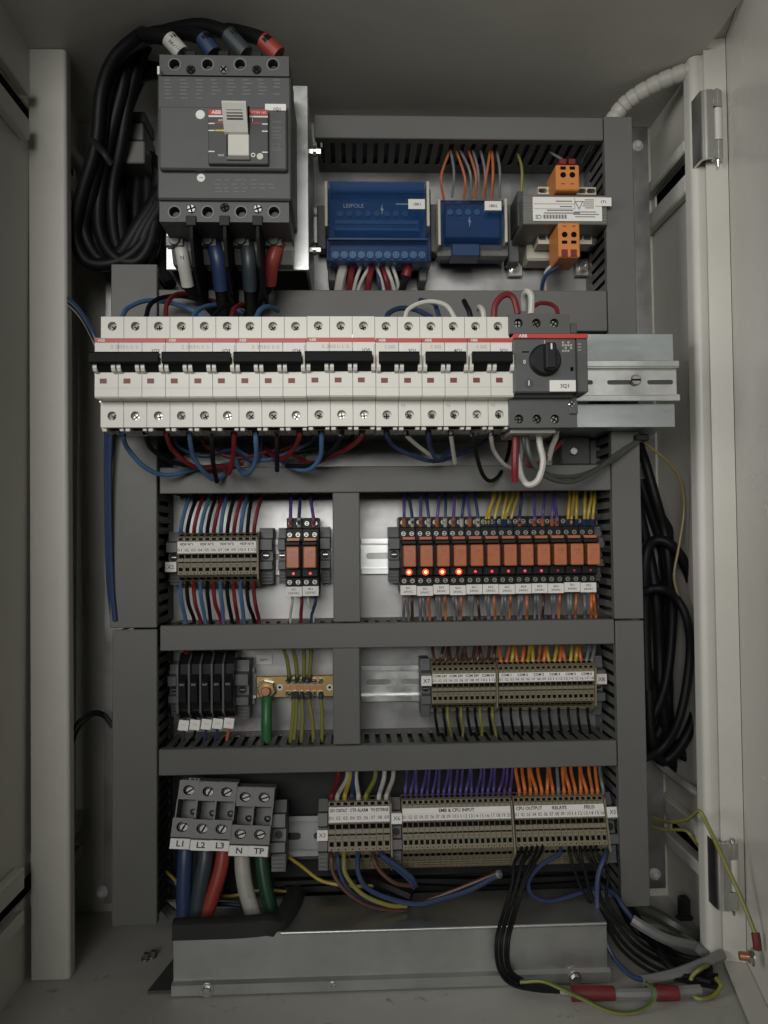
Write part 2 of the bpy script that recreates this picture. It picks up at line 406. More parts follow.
# ---- door, open by about three quarters, hinged on the right
HX, HY = PX(716.5, 700, -0.092), -0.092
TH = R(104); U = Vector((math.cos(TH), -math.sin(TH), 0)); N = Vector((-math.sin(TH), -math.cos(TH), 0))   # N points to the inside of the tray
DW = 0.42; DD = 0.019
door = link('door', None, cab); door.location = (HX, HY, 0); door.rotation_euler = (0, R(0.28), 0)
Q = HX, HY
base = -N*DD
def dpt(u, nn, z): p = U*u + N*(nn - DD); return (p.x, p.y, z)
def dbox(name, u0, u1, n0, n1, z0, z1, m=door_paint, b=0.0, smooth=False):
    mb = MB().box(u0, u1, n0, n1, z0, z1, b)
    mb.v = [dpt(*p) for p in mb.v]
    return mb.build(name, m, door, smooth)
DZ0, DZ1 = P(722, 961, HY).z - ZB, P(701, 40, HY).z - ZB
dbox('door_skin', 0, DW, -0.0015, 0, DZ0, DZ1)
dbox('hinge_flange', -0.0015, 0, 0.0004, DD, DZ0, DZ1)
dbox('bottom_flange', 0.0004, DW, 0.0004, DD, DZ0-0.0015, DZ0)
dbox('top_flange', 0.0004, DW, 0.0004, DD, DZ1, DZ1+0.0015)
def hinge(pxa, pya, pxb, pyb):
    """U-shaped steel leaf round a painted knuckle with a pin"""
    yh = -0.104
    x0, z1 = P(pxa, pya, yh).x, P(pxa, pya, yh).z; x1, z0 = P(pxb, pyb, yh).x, P(pxb, pyb, yh).z
    zc = -ZB; h = z1 - z0; wd = x1 - x0
    root = link('hinge', None, door); root.location = (x0 - HX, yh - HY, z0 + zc)
    lp = []
    for i in range(7): t = R(90)*i/6; lp.append((0.006 - 0.006*math.cos(t), 0.006 - 0.006*math.sin(t)))
    lp = [(0.0, 0.020)] + lp + [(wd*0.52, 0), (wd*0.52, 0.0022), (0.0065, 0.0022), (0.0025, 0.006), (0.0025, 0.020)]
    vert_prism(MB(), lp, 0, h).build('hinge_leaf', chrome, root, True)
    for za, zb in ((0, h*0.27), (h*0.76, h)):
        MB().box(wd*0.51, wd-0.004, 0.0003, 0.0075, za, zb, 0.0006).cyl((wd-0.0045, 0.0042, za), (0, 0, 1), 0.0042, zb-za, 16).build('knuckle', chrome, root, True)
    MB().cyl((wd-0.0045, 0.0042, h*0.28), (0, 0, 1), 0.0044, h*0.47, 16, bev=0.0004).build('door_knuckle', paint, root, True)
    MB().cyl((wd-0.0045, 0.0042, h), (0, 0, 1), 0.0020, 0.003, 12, bev=0.0008).build('hinge_pin', steel, root, True); MB().cyl((wd-0.0045, 0.0042, 0), (0, 0, -1), 0.0022, 0.006, 12, r2=0.0006).build('pin_tip', steel, root, True)
    MB().box(wd*0.50, wd*0.70, 0.0024, 0.0085, h*0.275, h*0.755).build('hinge_gap', hole, root)
hinge(697, 89, 721.5, 158); hinge(717, 844, 741.5, 911)
# earthing stud on the door
ep = P(753, 957, -0.150)
es = link('earthing_stud', None, door); es.location = (ep.x - HX, ep.y - HY, ep.z - ZB)
d_ = N
MB().cyl((0, 0, 0), d_, 0.0052, 0.0035, 6).build('nut', steel, es, True)
MB().cyl((0, 0, 0), d_, 0.0068, 0.0008, 18).build('washer', steel, es, True)
MB().cyl(d_*0.0035, d_, 0.0034, 0.007, 12, bev=0.0006).build('stud', copper, es, True)

# ================================================================ mounting plate
MX0, MX1 = PX(105, 520, 0), PX(657, 520, 0); MZ0, MZ1 = PZ(384, 896, 0), PZ(384, 124, 0)
mp_ = thing('mounting_plate', 'galvanised steel mounting plate behind all the devices and ducts', 'mounting plate', (0, 0, MZ0))
o = MB().box(MX0, MX1, 0.0, 0.0025, 0, MZ1-MZ0).build('plate', plate_m, mp_)
MB().box(MX0, MX0+0.002, 0.0026, 0.02, 0, MZ1-MZ0).build('folded_edge', galv, mp_); MB().box(MX1-0.002, MX1, 0.0026, 0.02, 0, MZ1-MZ0).build('folded_edge', galv, mp_)
for px, py in ((102, 892), (655, 874), (637.5, 146)):
    p = P(px, py, -0.0005)
    p.z = max(p.z, MZ0 + 0.008); p.x = min(max(p.x, MX0 - 0.002), MX1 - 0.006)
    s_ = MB().cyl((p.x, 0, p.z-MZ0), (0, -1, 0), 0.0055, 0.0015, 16).cyl((p.x, -0.0015, p.z-MZ0), (0, -1, 0), 0.0050, 0.0028, 16, r2=0.0026).build('fixing_screw', screw_cap, mp_, True)

# ================================================================ wiring ducts
DF = -0.070
def duct(label, px0, px1, py0, py1, vertical, sides, depth=DF, pitch=0.0102, slot=0.0042):
    pc = P((px0+px1)/2, (py0+py1)/2, depth)
    x0 = P(px0, (py0+py1)/2, depth).x; x1 = P(px1, (py0+py1)/2, depth).x
    z1 = P((px0+px1)/2, py0, depth).z; z0 = P((px0+px1)/2, py1, depth).z
    t = thing('wiring_duct', label, 'wiring duct', (x0, 0, z0), group='slotted grey wiring ducts')
    W, H, D = x1-x0, z1-z0, depth
    mb = MB()
    mb.box(0, W, D, D+0.002, 0, H, 0.0007)
    if vertical: mb.box(0.0002, 0.002, D+0.0018, D+0.008, 0.0006, H-0.0006); mb.box(W-0.002, W-0.0002, D+0.0018, D+0.008, 0.0006, H-0.0006)
    else: mb.box(0.0006, W-0.0006, D+0.0018, D+0.008, 0.0002, 0.002); mb.box(0.0006, W-0.0006, D+0.0018, D+0.008, H-0.002, H-0.0002)
    mb.build('cover', duct_m, t)
    MB().box(0.002, W-0.002, -0.0022, -0.0003, 0.002, H-0.002).build('base', duct_m, t)
    L = H if vertical else W
    MB().box(0.0065, W-0.0065, D+0.014, -0.0045, 0.0055, H-0.0055).build('wire_fill', rubber, t)  # added black block makes the duct slots read dark, no wires inside
    for sd in sides:
        mb = MB(); e0, e1 = ((0.0022, 0.0036) if sd < 0 else ((W if vertical else H)-0.0036, (W if vertical else H)-0.0022))
        def bar(a0, a1, y0, y1):
            if vertical: mb.box(e0, e1, y0, y1, a0, a1)
            else: mb.box(a0, a1, y0, y1, e0, e1)
        bar(0.0015, L-0.0015, -0.016, -0.0023); bar(0.0015, L-0.0015, D+0.0022, D+0.013)
        k = int(L/pitch); off = (L - k*pitch)/2
        for i in range(k+1):
            a = off + (i-0.5)*pitch + slot/2; b = a + pitch - slot
            a = max(a, 0.0015); b = min(b, L-0.0015)
            if b > a: bar(a, b, D+0.013, -0.016)
        mb.build('slotted_side', duct_m, t)
    return t
duct('horizontal grey wiring duct along the top, above the blue blocks', 314, 603.2, 116, 139, False, (-1, 1))
duct('horizontal grey wiring duct behind the row of white breakers', 158.6, 607.2, 290, 331, False, (-1, 1))
duct('horizontal grey wiring duct just below the breakers, above the relays', 159.5, 611.0, 466, 492, False, (-1, 1))
duct('horizontal grey wiring duct directly under the relay row', 160, 614.6, 622.5, 647.5, False, (-1, 1))
duct('lowest horizontal grey wiring duct, above the terminals marked X6', 158.5, 617.2, 745, 771, False, (-1, 1))
duct('upper wide vertical wiring duct on the left, beside the X2 terminals', 110.5, 157, 264, 628, True, (-1, 1), depth=-0.0715)
duct('lower wide vertical wiring duct on the left, reaching the cabinet floor', 112, 157, 629.5, 926, True, (-1, 1), depth=-0.0715)
duct('upper vertical wiring duct on the right, beside transformer and relays', 609.5, 638, 116.5, 619, True, (-1, 1), depth=-0.0715)
duct('lower vertical wiring duct on the right, beside the X8 terminals', 618.5, 647, 620.5, 907, True, (-1, 1), depth=-0.0715)
duct('short vertical wiring duct between relay pair and relay row', 333, 360, 492.6, 622, True, (-1, 1))
duct('short vertical wiring duct between earth bar and X7 terminals', 333, 360, 648, 744.6, True, (-1, 1))

# ================================================================ mounting rails
def din_rail(label, pxa, pxb, pref, y=0.0, rot=0.0, slots=True, first=0.008):
    """35 mm top-hat rail with slots; pref = photo position of its centre line"""
    c = P(*pref); x0 = P(pxa, pref[1], y-0.0075).x; x1 = P(pxb, pref[1], y-0.0075).x
    t = thing('din_rail', label, 'mounting rail', (x0, y, c.z), (rot, 0, 0), 'galvanised mounting rails'); W = x1-x0
    mb = MB()
    for s in (-1, 1):
        MB().box(0, W, -0.0075, -0.0064, s*0.0125, s*0.0175, 0.0003).box(0, W, -0.0066, -0.0004, s*0.0117, s*0.0128).build('lip', rail_dimmed if rot else galv, t)
    mb = MB(); x = 0.0
    cell = 0.036
    k = max(1, round(W/cell)); cell = W/k
    for i in range(k):
        mb.hole_cell(i*cell, (i+1)*cell, -0.0118, 0.0118, -0.0016, -0.0004, (i+.5)*cell, 0, 0.0031, a=0.009, n=20)
    mb.build('slotted_web', rail_dimmed if rot else galv, t)
    return t
R1 = P(420, 226, -0.0075); R2 = P(384, 556, -0.0075); R3 = P(384, 683.5, -0.0075)
din_rail('top mounting rail carrying the two blue distribution blocks', 314, 513, (420, 226, -0.0075))
din_rail('mounting rail under the X2 terminals and relay pair', 166, 331, (384, 556, -0.0075))
din_rail('mounting rail under the row of twelve orange relays', 361, 605, (384, 556, -0.0075))
din_rail('short mounting rail under the dark fuse terminals', 167, 255, (384, 683.5, -0.0075))
din_rail('mounting rail under the X7 and X8 terminals', 361, 607, (384, 683.5, -0.0075))
TILT = R(-20)
R4 = P(384, 834, -0.020)
t4 = din_rail('tilted mounting rail under the lowest terminals', 268, 613, (384, 834, -0.020), y=-0.020, rot=TILT)
for x in (0.02, 0.16, 0.30): MB().box(x, x+0.03, 0.0002, 0.019, -0.02, 0.016).build('bracket', rubber, t4)  # brackets coloured black so the rail slots in front read as shaded

# added black sheet stands in for the darkness behind the lowest terminals
bk = thing('backing_sheet', 'black backing sheet behind the lowest terminal row', 'backing sheet', P(388, 893, -0.001))
x0_, x1_ = PX(150, 830, -0.001), PX(640, 830, -0.001); z0_, z1_ = PZ(388, 893, -0.001), PZ(388, 752, -0.001)
MB().box(x0_-bk.location.x, x1_-bk.location.x, -0.0008, 0.0004, 0, z1_-z0_).build('sheet', rubber, bk)

# ================================================================ devices
class Dev:
    """a thing whose parts are measured off the photograph at their own depth"""
    def __init__(s, name, label, cat, px, py, Y, group=None, rot=(0, 0, 0)):
        s.o = P(px, py, Y); s.root = thing(name, label, cat, s.o, rot, group)
    def rect(s, px0, px1, py0, py1, Y):
        mx, my = (px0+px1)/2, (py0+py1)/2
        return (P(px0, my, Y).x - s.o.x, P(px1, my, Y).x - s.o.x, P(mx, py1, Y).z - s.o.z, P(mx, py0, Y).z - s.o.z)
    def pt(s, px, py, Y): return P(px, py, Y) - s.o
    def bx(s, name, px0, px1, py0, py1, y0, y1, m, b=0.0004, parent=None, smooth=False):
        x0, x1, z0, z1 = s.rect(px0, px1, py0, py1, y0)
        return MB().box(x0, x1, y0 - s.o.y, y1 - s.o.y, z0, z1, b).build(name, m, parent or s.root, smooth)
    def disc(s, name, px, py, Y, r, h, m, parent=None, n=18, bev=0.0, r2=None):
        return MB().cyl(s.pt(px, py, Y) + Vector((0, h, 0)), (0, -1, 0), r, h, n, bev=bev, r2=r2).build(name, m, parent or s.root, True)
    def txt(s, body, size, px, py, Y, m, **k):
        return text(body, size, s.pt(px, py, Y - 0.00015), m, k.pop('parent', s.root), **k)

def slot_screw(parent, loc, r, ang=0.6, cross=True, name='screw', m=None):
    """round head with a cut slot"""
    mb = MB(); x, y, z = loc; mb.cyl((x, y+0.002, z), (0, -1, 0), r, 0.002, 14, bev=r*0.18)
    o = mb.build(name, m or screw_m, parent, True)
    c, s_ = math.cos(ang), math.sin(ang); w_ = r*0.17; L = r*0.82
    dirs = [(c, s_)] + ([(-s_, c)] if cross else [])
    mb = MB()
    for i, (dx, dz) in enumerate(dirs):
        pts = [(x+dx*L-dz*w_, z+dz*L+dx*w_), (x+dx*L+dz*w_, z+dz*L-dx*w_), (x-dx*L+dz*w_, z-dz*L-dx*w_), (x-dx*L-dz*w_, z-dz*L+dx*w_)]
        mb.plate(pts[::-1] if False else pts, y-0.00012-0.00005*i, y+0.0003)
    mb.build('screw_slot', hole, o)
    return o

# ---------------------------------------------------------------- moulded case breaker on its stand-off bracket
br = Dev('standoff_bracket', 'bare steel stand-off bracket behind the large charcoal breaker', 'bracket', 238, 270, -0.098)
br.bx('face_plate', 166, 308.5, 84.5, 270, -0.1005, -0.098, galv, 0.0006)
x0, x1, z0, z1 = br.rect(166, 308.5, 84.5, 270, -0.1005)
MB().box(x0+0.0005, x0+0.003, 0.0002, 0.0975, z0+.002, z1-.002).build('side_plate', galv, br.root); MB().box(x1-0.003, x1-0.0005, 0.0002, 0.0975, z0+.002, z1-.002).build('side_plate', galv, br.root)
for py in (152, 250):
    p = br.pt(313, py, -0.075); MB().cyl(p - Vector((0.004, 0, 0)), (1, 0, 0), 0.0035, 0.011, 6).cyl(p, (1, 0, 0), 0.005, 0.003, 14).build('bolt', steel, br.root, True)

F = -0.172
mc = Dev('molded_case_breaker', 'large charcoal four-pole moulded case breaker with grey toggle, top left', 'circuit breaker', 224, 232, -0.1008)
mc.bx('case', 157.5, 291, 76, 199.5, F+0.006, -0.1010, mccb_m, 0.0012)
mc.bx('side_rail', 157.2, 159.5, 66, 74, F+0.004, -0.12, white_l, 0.0002)
# upper and lower terminal covers with real screw wells
def term_cover(py0, py1, pxs, pyh, yf, yb, name):
    x0, x1, z0, z1 = mc.rect(159.5, 289, py0, py1, yf)
    mb = MB(); n = len(pxs); cx = [mc.pt(q, pyh, yf).x for q in pxs]; cz = mc.pt(pxs[0], pyh, yf).z
    ed = [x0] + [(cx[i]+cx[i+1])/2 for i in range(n-1)] + [x1]
    for i in range(n):
        mb.hole_cell(ed[i], ed[i+1], z0, z1, yf - mc.o.y, yb - mc.o.y, cx[i], mc.pt(pxs[i], pyh, yf).z, 0.0043, depth=0.010, n=20)
    o = mb.build(name, mccb_m, mc.root)
    for i in range(n):
        MB().ring((cx[i], yf - mc.o.y + 0.0001, mc.pt(pxs[i], pyh, yf).z), (0, -1, 0), 0.0052, 0.0042, 0.0004, 20).build('well_rim', mat('rim_grey', (0.17, 0.17, 0.165)), o, True)
        MB().cyl((cx[i], yf - mc.o.y + 0.0098, mc.pt(pxs[i], pyh, yf).z), (0, -1, 0), 0.0030, 0.003, 14).build('well_screw', mccb_d, o, True)
    return o
uc = term_cover(55.5, 75.5, (174.5, 207.5, 240, 273), 64.5, F+0.010, -0.112, 'upper_terminal_cover')
lc = term_cover(200.2, 222, (174.5, 207.5, 241, 274), 212, F+0.010, -0.112, 'lower_terminal_cover')
for px in (190.5, 223.5, 256.5):
    slot_screw(uc, mc.pt(px, 69, F+0.0088), 0.0036, 0.8, m=black if px != 223.5 else screw_m)
for px, py in ((191, 208.5), (224.5, 207), (257.5, 208.5)):
    slot_screw(lc, mc.pt(px, py, F+0.0088), 0.0036, 0.3, m=screw_m if px != 224.5 else black)
# notches along the top edge
for px in (190.5, 223.5, 256.5): mc.bx('phase_notch', px-5.5, px+5.5, 50, 58, F+0.016, -0.125, black, 0.0008)
# raised front panel and switch plate
mc.bx('front_panel', 159, 287, 106.5, 169.5, F+0.0005, F+0.0075, mccb_m, 0.0012)
sp = mc.bx('switch_plate', 208, 268.2, 109, 164, F-0.0035, F+0.002, mccb_d, 0.0006)
YP = F - 0.0035
mc.bx('red_band', 208.5, 225, 109.4, 115.2, YP-0.0003, YP+0.001, red_p, 0, sp).parent = mc.root
mc.bx('red_band', 249, 267.8, 109.6, 115.4, YP-0.0003, YP+0.001, red_p, 0)
mc.bx('white_line', 208.5, 225, 115.4, 117, YP-0.0003, YP+0.001, white_ink, 0)
mc.bx('white_line', 249.5, 267.8, 115.8, 117.4, YP-0.0003, YP+0.001, white_ink, 0)
for a, b, c in ((208.5, 214.5, 123.4), (208.5, 214.5, 130.4), (208.5, 214.5, 151.4), (262, 267.6, 124), (262, 267.6, 131.2), (262, 267.6, 152.2)):
    mc.bx('scale_mark', a, b, c-.55, c+.55, YP-0.0003, YP+0.001, white_ink, 0)
mc.bx('yellow_mark', 215.2, 225, 129.6, 131.2, YP-0.0003, YP+0.001, yellow_p, 0)
mc.bx('red_line', 214.5, 225, 122.4, 123.4, YP-0.0003, YP+0.001, red_p, 0); mc.bx('red_line', 250.5, 261.5, 122.8, 123.8, YP-0.0003, YP+0.001, red_p, 0)
mc.txt('ABB', 0.0040, 216.3, 112.3, YP-0.0003, white_ink, bold=True); mc.txt('XT1N 160', 0.0026, 258.6, 112.6, YP-0.0003, white_ink, width=0.0115)
mc.txt('on', 0.0034, 220.5, 120.0, YP, white_ink); mc.txt('I', 0.0036, 252.5, 120.2, YP, white_ink); mc.txt('test', 0.0030, 221, 155, YP, white_ink)
MB().ring(mc.pt(253.2, 155.2, YP+0.0002), (0, -1, 0), 0.0017, 0.0010, 0.0004).build('off_mark', white_ink, mc.root, True)
mc.disc('rivet', 260, 156.3, YP-0.0006, 0.0025, 0.001, toggle_m)
mc.disc('test_button', 200.3, 114.3, F-0.0002, 0.0037, 0.002, white_l, bev=0.0004); mc.disc('seal_button', 201, 177.6, F+0.005, 0.0033, 0.002, white_l, bev=0.0004)
mc.txt('ABB', 0.0016, 201, 177.6, F+0.005-0.0001, mcb_g)
mc.bx('switch_slot', 226.5, 249.5, 106, 160, YP-0.0006, YP+0.001, hole, 0)
mc.bx('switch_slide', 227.8, 249.2, 134, 155.5, YP-0.0012, YP+0.0005, toggle_m, 0.0006)
mc.bx('switch_foot', 226.5, 249.8, 155.8, 159.5, YP-0.0018, YP+0.0005, clear_g, 0.0003)
# the toggle: a curved lever leaning upward and out
a = mc.pt(224.6, 120, YP).x; b_ = mc.pt(248.4, 120, YP).x; zt = mc.pt(236, 110.0, YP).z; zb = mc.pt(238, 135, YP).z
yp = YP - mc.o.y
prof = [(yp, zb), (yp-0.0025, zb+0.001), (yp-0.010, zt-0.008), (yp-0.014, zt-0.0022), (yp-0.0135, zt-0.0006), (yp-0.011, zt), (yp-0.006, zt-0.001), (yp-0.001, zb+0.008), (yp, zb+0.006)]
MB().prism(prof, a, b_).build('toggle', toggle_m, mc.root)
for i in range(4):
    f_ = 0.60 + i*0.125; y_ = yp-0.0025 + (-0.0075)*f_; z_ = zb+0.001 + (zt-0.008-zb-0.001)*f_ + 0.0012
    o = MB().box(a+0.003, b_-0.003, -0.0004, 0.0004, -0.0007, 0.0007, 0.0001).build('grip_ridge', mccb_d, mc.root)
    o.location = (0, y_ - 0.0009, z_ + 0.0004*i); o.rotation_euler = (-math.atan2(0.0075, zt-0.008-zb-0.001), 0, 0)
mc.bx('name_label', 265, 286, 103.8, 110.4, F-0.0004, F+0.002, white_l, 0.0001).rotation_euler = (0, 0, 0)
mc.txt('1Q1', 0.0036, 277, 109.2, F-0.0005, ink)
# faint type print
for r_, (py, cols) in enumerate(((80, 8), (83.5, 8), (87, 8), (90.5, 7), (94, 8), (98, 3))):
    for k in range(cols):
        px = 164 + k*15.6 + (r_ % 2)*1.0; wd = 5 + random.random()*5
        mc.bx('type_print', px, px+wd, py-.65, py+.65, F+0.0058, F+0.007, print_dk, 0)
for py in (122, 128, 131.5, 135, 138, 150): mc.bx('side_print', 272, 272+random.uniform(7, 11), py-.5, py+.5, F+0.0003, F+0.001, print_dk, 0)
mc.txt('CE', 0.0060, 277, 147, F+0.0003, print_dk)
for py, px0, k in ((180, 216, 5), (184.2, 214, 7), (188, 215, 7), (191.5, 215, 4)):
    for i in range(k): mc.bx('rating_print', px0+i*9, px0+i*9+random.uniform(3, 7.5), py-.6, py+.6, F+0.0058, F+0.007, print_dk, 0)
# lower terminals: body sloping back, phase barriers, clamps
for i, px in enumerate((175, 208, 241, 273.5)):
    x0 = mc.pt(px-16, 224, F+0.013).x; x1 = mc.pt(px+16, 224, F+0.013).x
    zt_ = mc.pt(px, 222.6, F+0.013).z; yf = F+0.050-mc.o.y
    mb = MB().prism([(yf, zt_), (yf, zt_-0.008), (yf+0.006, zt_-0.018), (yf+0.018, zt_-0.018), (yf+0.018, zt_)], x0+0.001, x1-0.001)
    mb.build('terminal_body', clear_g, mc.root)
    q = mc.pt(px, 240, F+0.046)
    MB().box(q.x-0.0075, q.x+0.0075, q.y-0.002, q.y+0.006, q.z-0.006, q.z+0.003, 0.0008).build('clamp', screw_dk, mc.root)
    MB().cyl((q.x, q.y-0.001, q.z-0.001), (0, -1, 0), 0.0045, 0.003, 14, bev=0.0006).build('clamp_screw', screw_dk, mc.root, True)
for px in (191, 224.5, 257.5):
    q = mc.pt(px, 217, F+0.009); s = q.z
    pr = [(q.y, s), (q.y+0.001, s-0.016), (q.y+0.010, s-0.036), (q.y+0.034, s-0.050), (q.y+0.066, s-0.050), (q.y+0.066, s)]
    MB().prism(pr, q.x-0.0012, q.x+0.0012).build('phase_barrier', handle_m, mc.root)
    MB().box(q.x-0.004, q.x+0.004, q.y-0.0008, q.y+0.004, s-0.007, s+0.001, 0.0005).build('barrier_slot', black, mc.root)

# ---------------------------------------------------------------- raised rail carrying the breakers
zc = P(632, 381.5, -0.104).z
X0 = P(101, 380, -0.1).x; X1 = P(675, 380, -0.1).x
rr_ = thing('raised_rail', 'raised zinc-plated rail bracket carrying the breaker row, bare at right', 'mounting rail', (X0, 0, zc)); W = X1-X0
zt1 = P(632, 334.5, -0.096).z - zc; zb1 = P(632, 427.5, -0.096).z - zc
mb = MB()
mb.box(0, W, -0.098, -0.0965, 0.0185, zt1, 0.0004); mb.box(0, W, -0.098, -0.0965, zb1, -0.0185, 0.0004)
mb.build('bracket_face', galv_blue, rr_)
MB().box(0.0006, W-0.0006, -0.0963, -0.002, zt1-0.0025, zt1-0.0005).box(0.0006, W-0.0006, -0.0963, -0.002, zb1+0.0005, zb1+0.0025).build('bracket_web', galv_blue, rr_)
mb = MB()
for s in (-1, 1):
    mb.box(0.001, W+0.001, -0.1075, -0.1062, s*0.0125, s*0.0176, 0.0004); mb.box(0.001, W+0.001, -0.1064, -0.0993, s*0.0117, s*0.0129)
mb.build('rail_lips', galv, rr_)
mb = MB(); e = 0.0; n = round(W/0.036); cl = W/n
for i in range(n):
    mb.hole_cell(i*cl+0.001, (i+1)*cl+0.001, -0.0117, 0.0117, -0.1005, -0.0993, (i+.62)*cl, 0, 0.0020, a=0.0095, n=20)
mb.build('rail_web', galv, rr_)
MB().box(0.002, W, -0.0990, -0.0983, -0.0116, 0.0116).build('rail_shadow_gap', mccb_d, rr_)
q = P(635, 380.5, -0.1008)
slot_screw(rr_, (q.x-X0, -0.1040, q.z-zc), 0.0048, 0.0, cross=False, name='rail_screw')

# ---------------------------------------------------------------- miniature circuit breakers
YS = F + 0.014          # terminal shoulders
xs0 = P(94.5, 370, F).x; xs1 = P(513.5, 370, F).x; PW = (xs1-xs0)/18
zn1, zn0 = P(304, 337.6, F).z, P(304, 397.5, F).z
zs1, zs0 = P(304, 316.8, YS).z, P(304, 426.5, YS).z
YRAIL = -0.1077
def breaker(npole, xleft, label, card, dz, ind, toggle_n):
    """breaker of npole modules, its feet on the raised rail"""
    t = thing('circuit_breaker', label, 'circuit breaker', (xleft, YRAIL, (zn0+zn1)/2 + dz), group='white breakers on the raised rail')
    zc = (zn0+zn1)/2; f = F - YRAIL; s = YS - YRAIL; a1, a0 = zn1-zc, zn0-zc; b1, b0 = zs1-zc, zs0-zc
    g = 0.00018
    for k in range(npole):
        x0, x1 = k*PW+g, (k+1)*PW-g; xm = (x0+x1)/2
        mb = MB()
        mb.box(x0, x1, s+0.0052, -0.0004, b0, b1, 0.0004)
        # nose with softened edges
        prof = [(s+0.006, a1), (f+0.0008, a1), (f, a1-0.0008), (f, a0+0.0012), (f+0.0012, a0), (s+0.006, a0)]
        mb.prism(prof, x0, x1)
        mb.hole_cell(x0, x1, a1, b1, s, s+0.0054, xm, (a1+b1)/2+0.0026, 0.0036, depth=0.009, n=18)
        mb.hole_cell(x0, x1, b0, a0, s, s+0.0054, xm, a0 + (b0-a0)*0.56, 0.0036, depth=0.009, n=18)
        pb = mb.build('pole_body', mcb_w, t)
        for z in ((a1+b1)/2+0.0026, a0 + (b0-a0)*0.56):
            MB().cyl((xm, s+0.0095, z), (0, -1, 0), 0.0035, 0.0042, 14).build('screw_well', hole, pb, True)
            slot_screw(pb, (xm + random.uniform(-.0003, .0003), s+0.0050, z-0.0004), 0.0028, random.uniform(0, 1.5), m=screw_dk if z > 0 else (screw_mid if random.random() < .25 else screw_dk))  # some lower screws get brighter steel, standing in for glints
        # toggle guards, toggle stem, indicator
        zg1, zg0 = P(304, 362, F).z - zc, P(304, 373, F).z - zc
        for gx in (x0+0.0005, x1-0.0033):
            pr = [(f-0.0001, zg1+0.006), (f-0.0085, zg1+0.003), (f-0.009, zg1-0.003), (f-0.005, zg0), (f-0.0001, zg0-0.0005)]
            pr = [(f-0.0001, zg1+0.004), (f-0.0060, zg1+0.004), (f-0.0064, zg0+0.003), (f-0.0050, zg0+0.0006), (f-0.0030, zg0), (f-0.0001, zg0)]
            MB().prism(pr, gx, gx+0.0028).build('toggle_guard', mcb_w, pb)
        MB().prism([(f-0.0002, zg1+0.006), (f-0.0090, zg1+0.005), (f-0.0085, zg1-0.002), (f-0.0012, zg0+0.0008), (f-0.0002, zg0+0.0008)], x0+0.0034, x1-0.0034).build('toggle_stem', handle_m, pb)
        zi = P(304, 380.6, F).z - zc
        MB().box(x0+0.0038, x0+0.0090, f-0.0002, f+0.0006, zi-0.0019, zi+0.0019).build('indicator', red_ind, pb)
        zl = P(304, 387.6, F).z - zc
        MB().box(x0, x1, f-0.0001, f+0.0004, zl-0.00012, zl+0.00012).build('seam', mcb_g, pb)
        # clip and wire mouths on the underside
        mb = MB(); mb.box(xm-0.0042, xm+0.0042, s+0.006, s+0.016, b0-0.0004, b0+0.001); mb.build('wire_mouth', hole, pb)
        MB().box(x0+0.0004, xm-0.0046, s+0.002, s+0.020, b0-0.0030, b0-0.0003, 0.0005).box(xm+0.0048, x1-0.0006, s+0.003, s+0.020, b0-0.0026, b0-0.0003, 0.0005).build('clip', toggle_m, pb)
    W_ = npole*PW
    # red line, print, label card
    zr1, zr0 = P(304, 338.3, F).z - zc, P(304, 342.6, F).z - zc
    MB().box(g, W_-g, f-0.0002, f+0.0005, zr0, zr1).build('red_stripe', red_p, t)
    text('ABB', 0.0030, (0.0052, f-0.00028, (zr0+zr1)/2), white_ink, t, bold=True)
    zt_ = P(304, 347, F).z - zc
    if npole == 3:
        text('S 203', 0.0038, (PW*0.98, f-0.0001, zt_), mcb_g, t, width=0.0105)
        for i in range(3): text('I', 0.0040, (PW*1.36+i*0.0036, f-0.0001, zt_), mcb_g, t); text('/', 0.0030, (PW*1.36+0.0012+i*0.0036, f-0.0001, zt_-0.0004), mcb_g, t)
    else: text('S 202', 0.0036, (PW*0.62, f-0.0001, zt_), mcb_g, t, width=0.008)
    zc1, zc0 = P(304, 344.6, F).z - zc, P(304, 353.5, F).z - zc
    xc0 = W_ - (PW*0.86 if npole == 3 else PW*0.90)
    cd_ = MB().box(xc0, W_-0.0012, f-0.0007, f+0.0004, zc0, zc1, 0.0001).build('label_card', white_l, t)
    text(card, 0.0036, (W_-PW*0.42, f-0.0009, zc0 + (zc1-zc0)*0.28), ink, cd_)
    # handle bar
    zh1, zh0 = (P(304, 354.6, F).z - zc, P(304, 366.2, F).z - zc)
    pr = [(f-0.003, zh0+0.001), (f-0.0095, zh0), (f-0.0112, zh0+0.0012), (f-0.0114, zh1-0.0014), (f-0.0106, zh1-0.0005), (f-0.0098, zh1), (f-0.003, zh1-0.001)]
    x0, x1 = (-0.0004, W_-0.0030) if npole == 3 else (0.0022, W_-0.0026)
    h = MB().prism(pr, x0, x1).build('handle_bar', handle_m, t)
    if npole == 3:
        MB().box(x1-0.0012, x1+0.0009, f-0.0100, f-0.005, zh0+0.0006, zh1-0.004, 0.0003).build('handle_notch', handle_m, h)
    return t
names = ['leftmost white three-pole breaker in the raised row', 'second white three-pole breaker from the left in the raised row',
         'third white three-pole breaker from the left in the raised row', 'rightmost white three-pole breaker, next to the two-pole ones']
for i in range(4): breaker(3, xs0 + i*3*PW, names[i], '1Q%d' % (i+2), 0.0004*(i == 3), True, 3)
names = ['leftmost white two-pole breaker in the raised row', 'middle white two-pole breaker in the raised row', 'rightmost white two-pole breaker, beside the charcoal rotary switch']
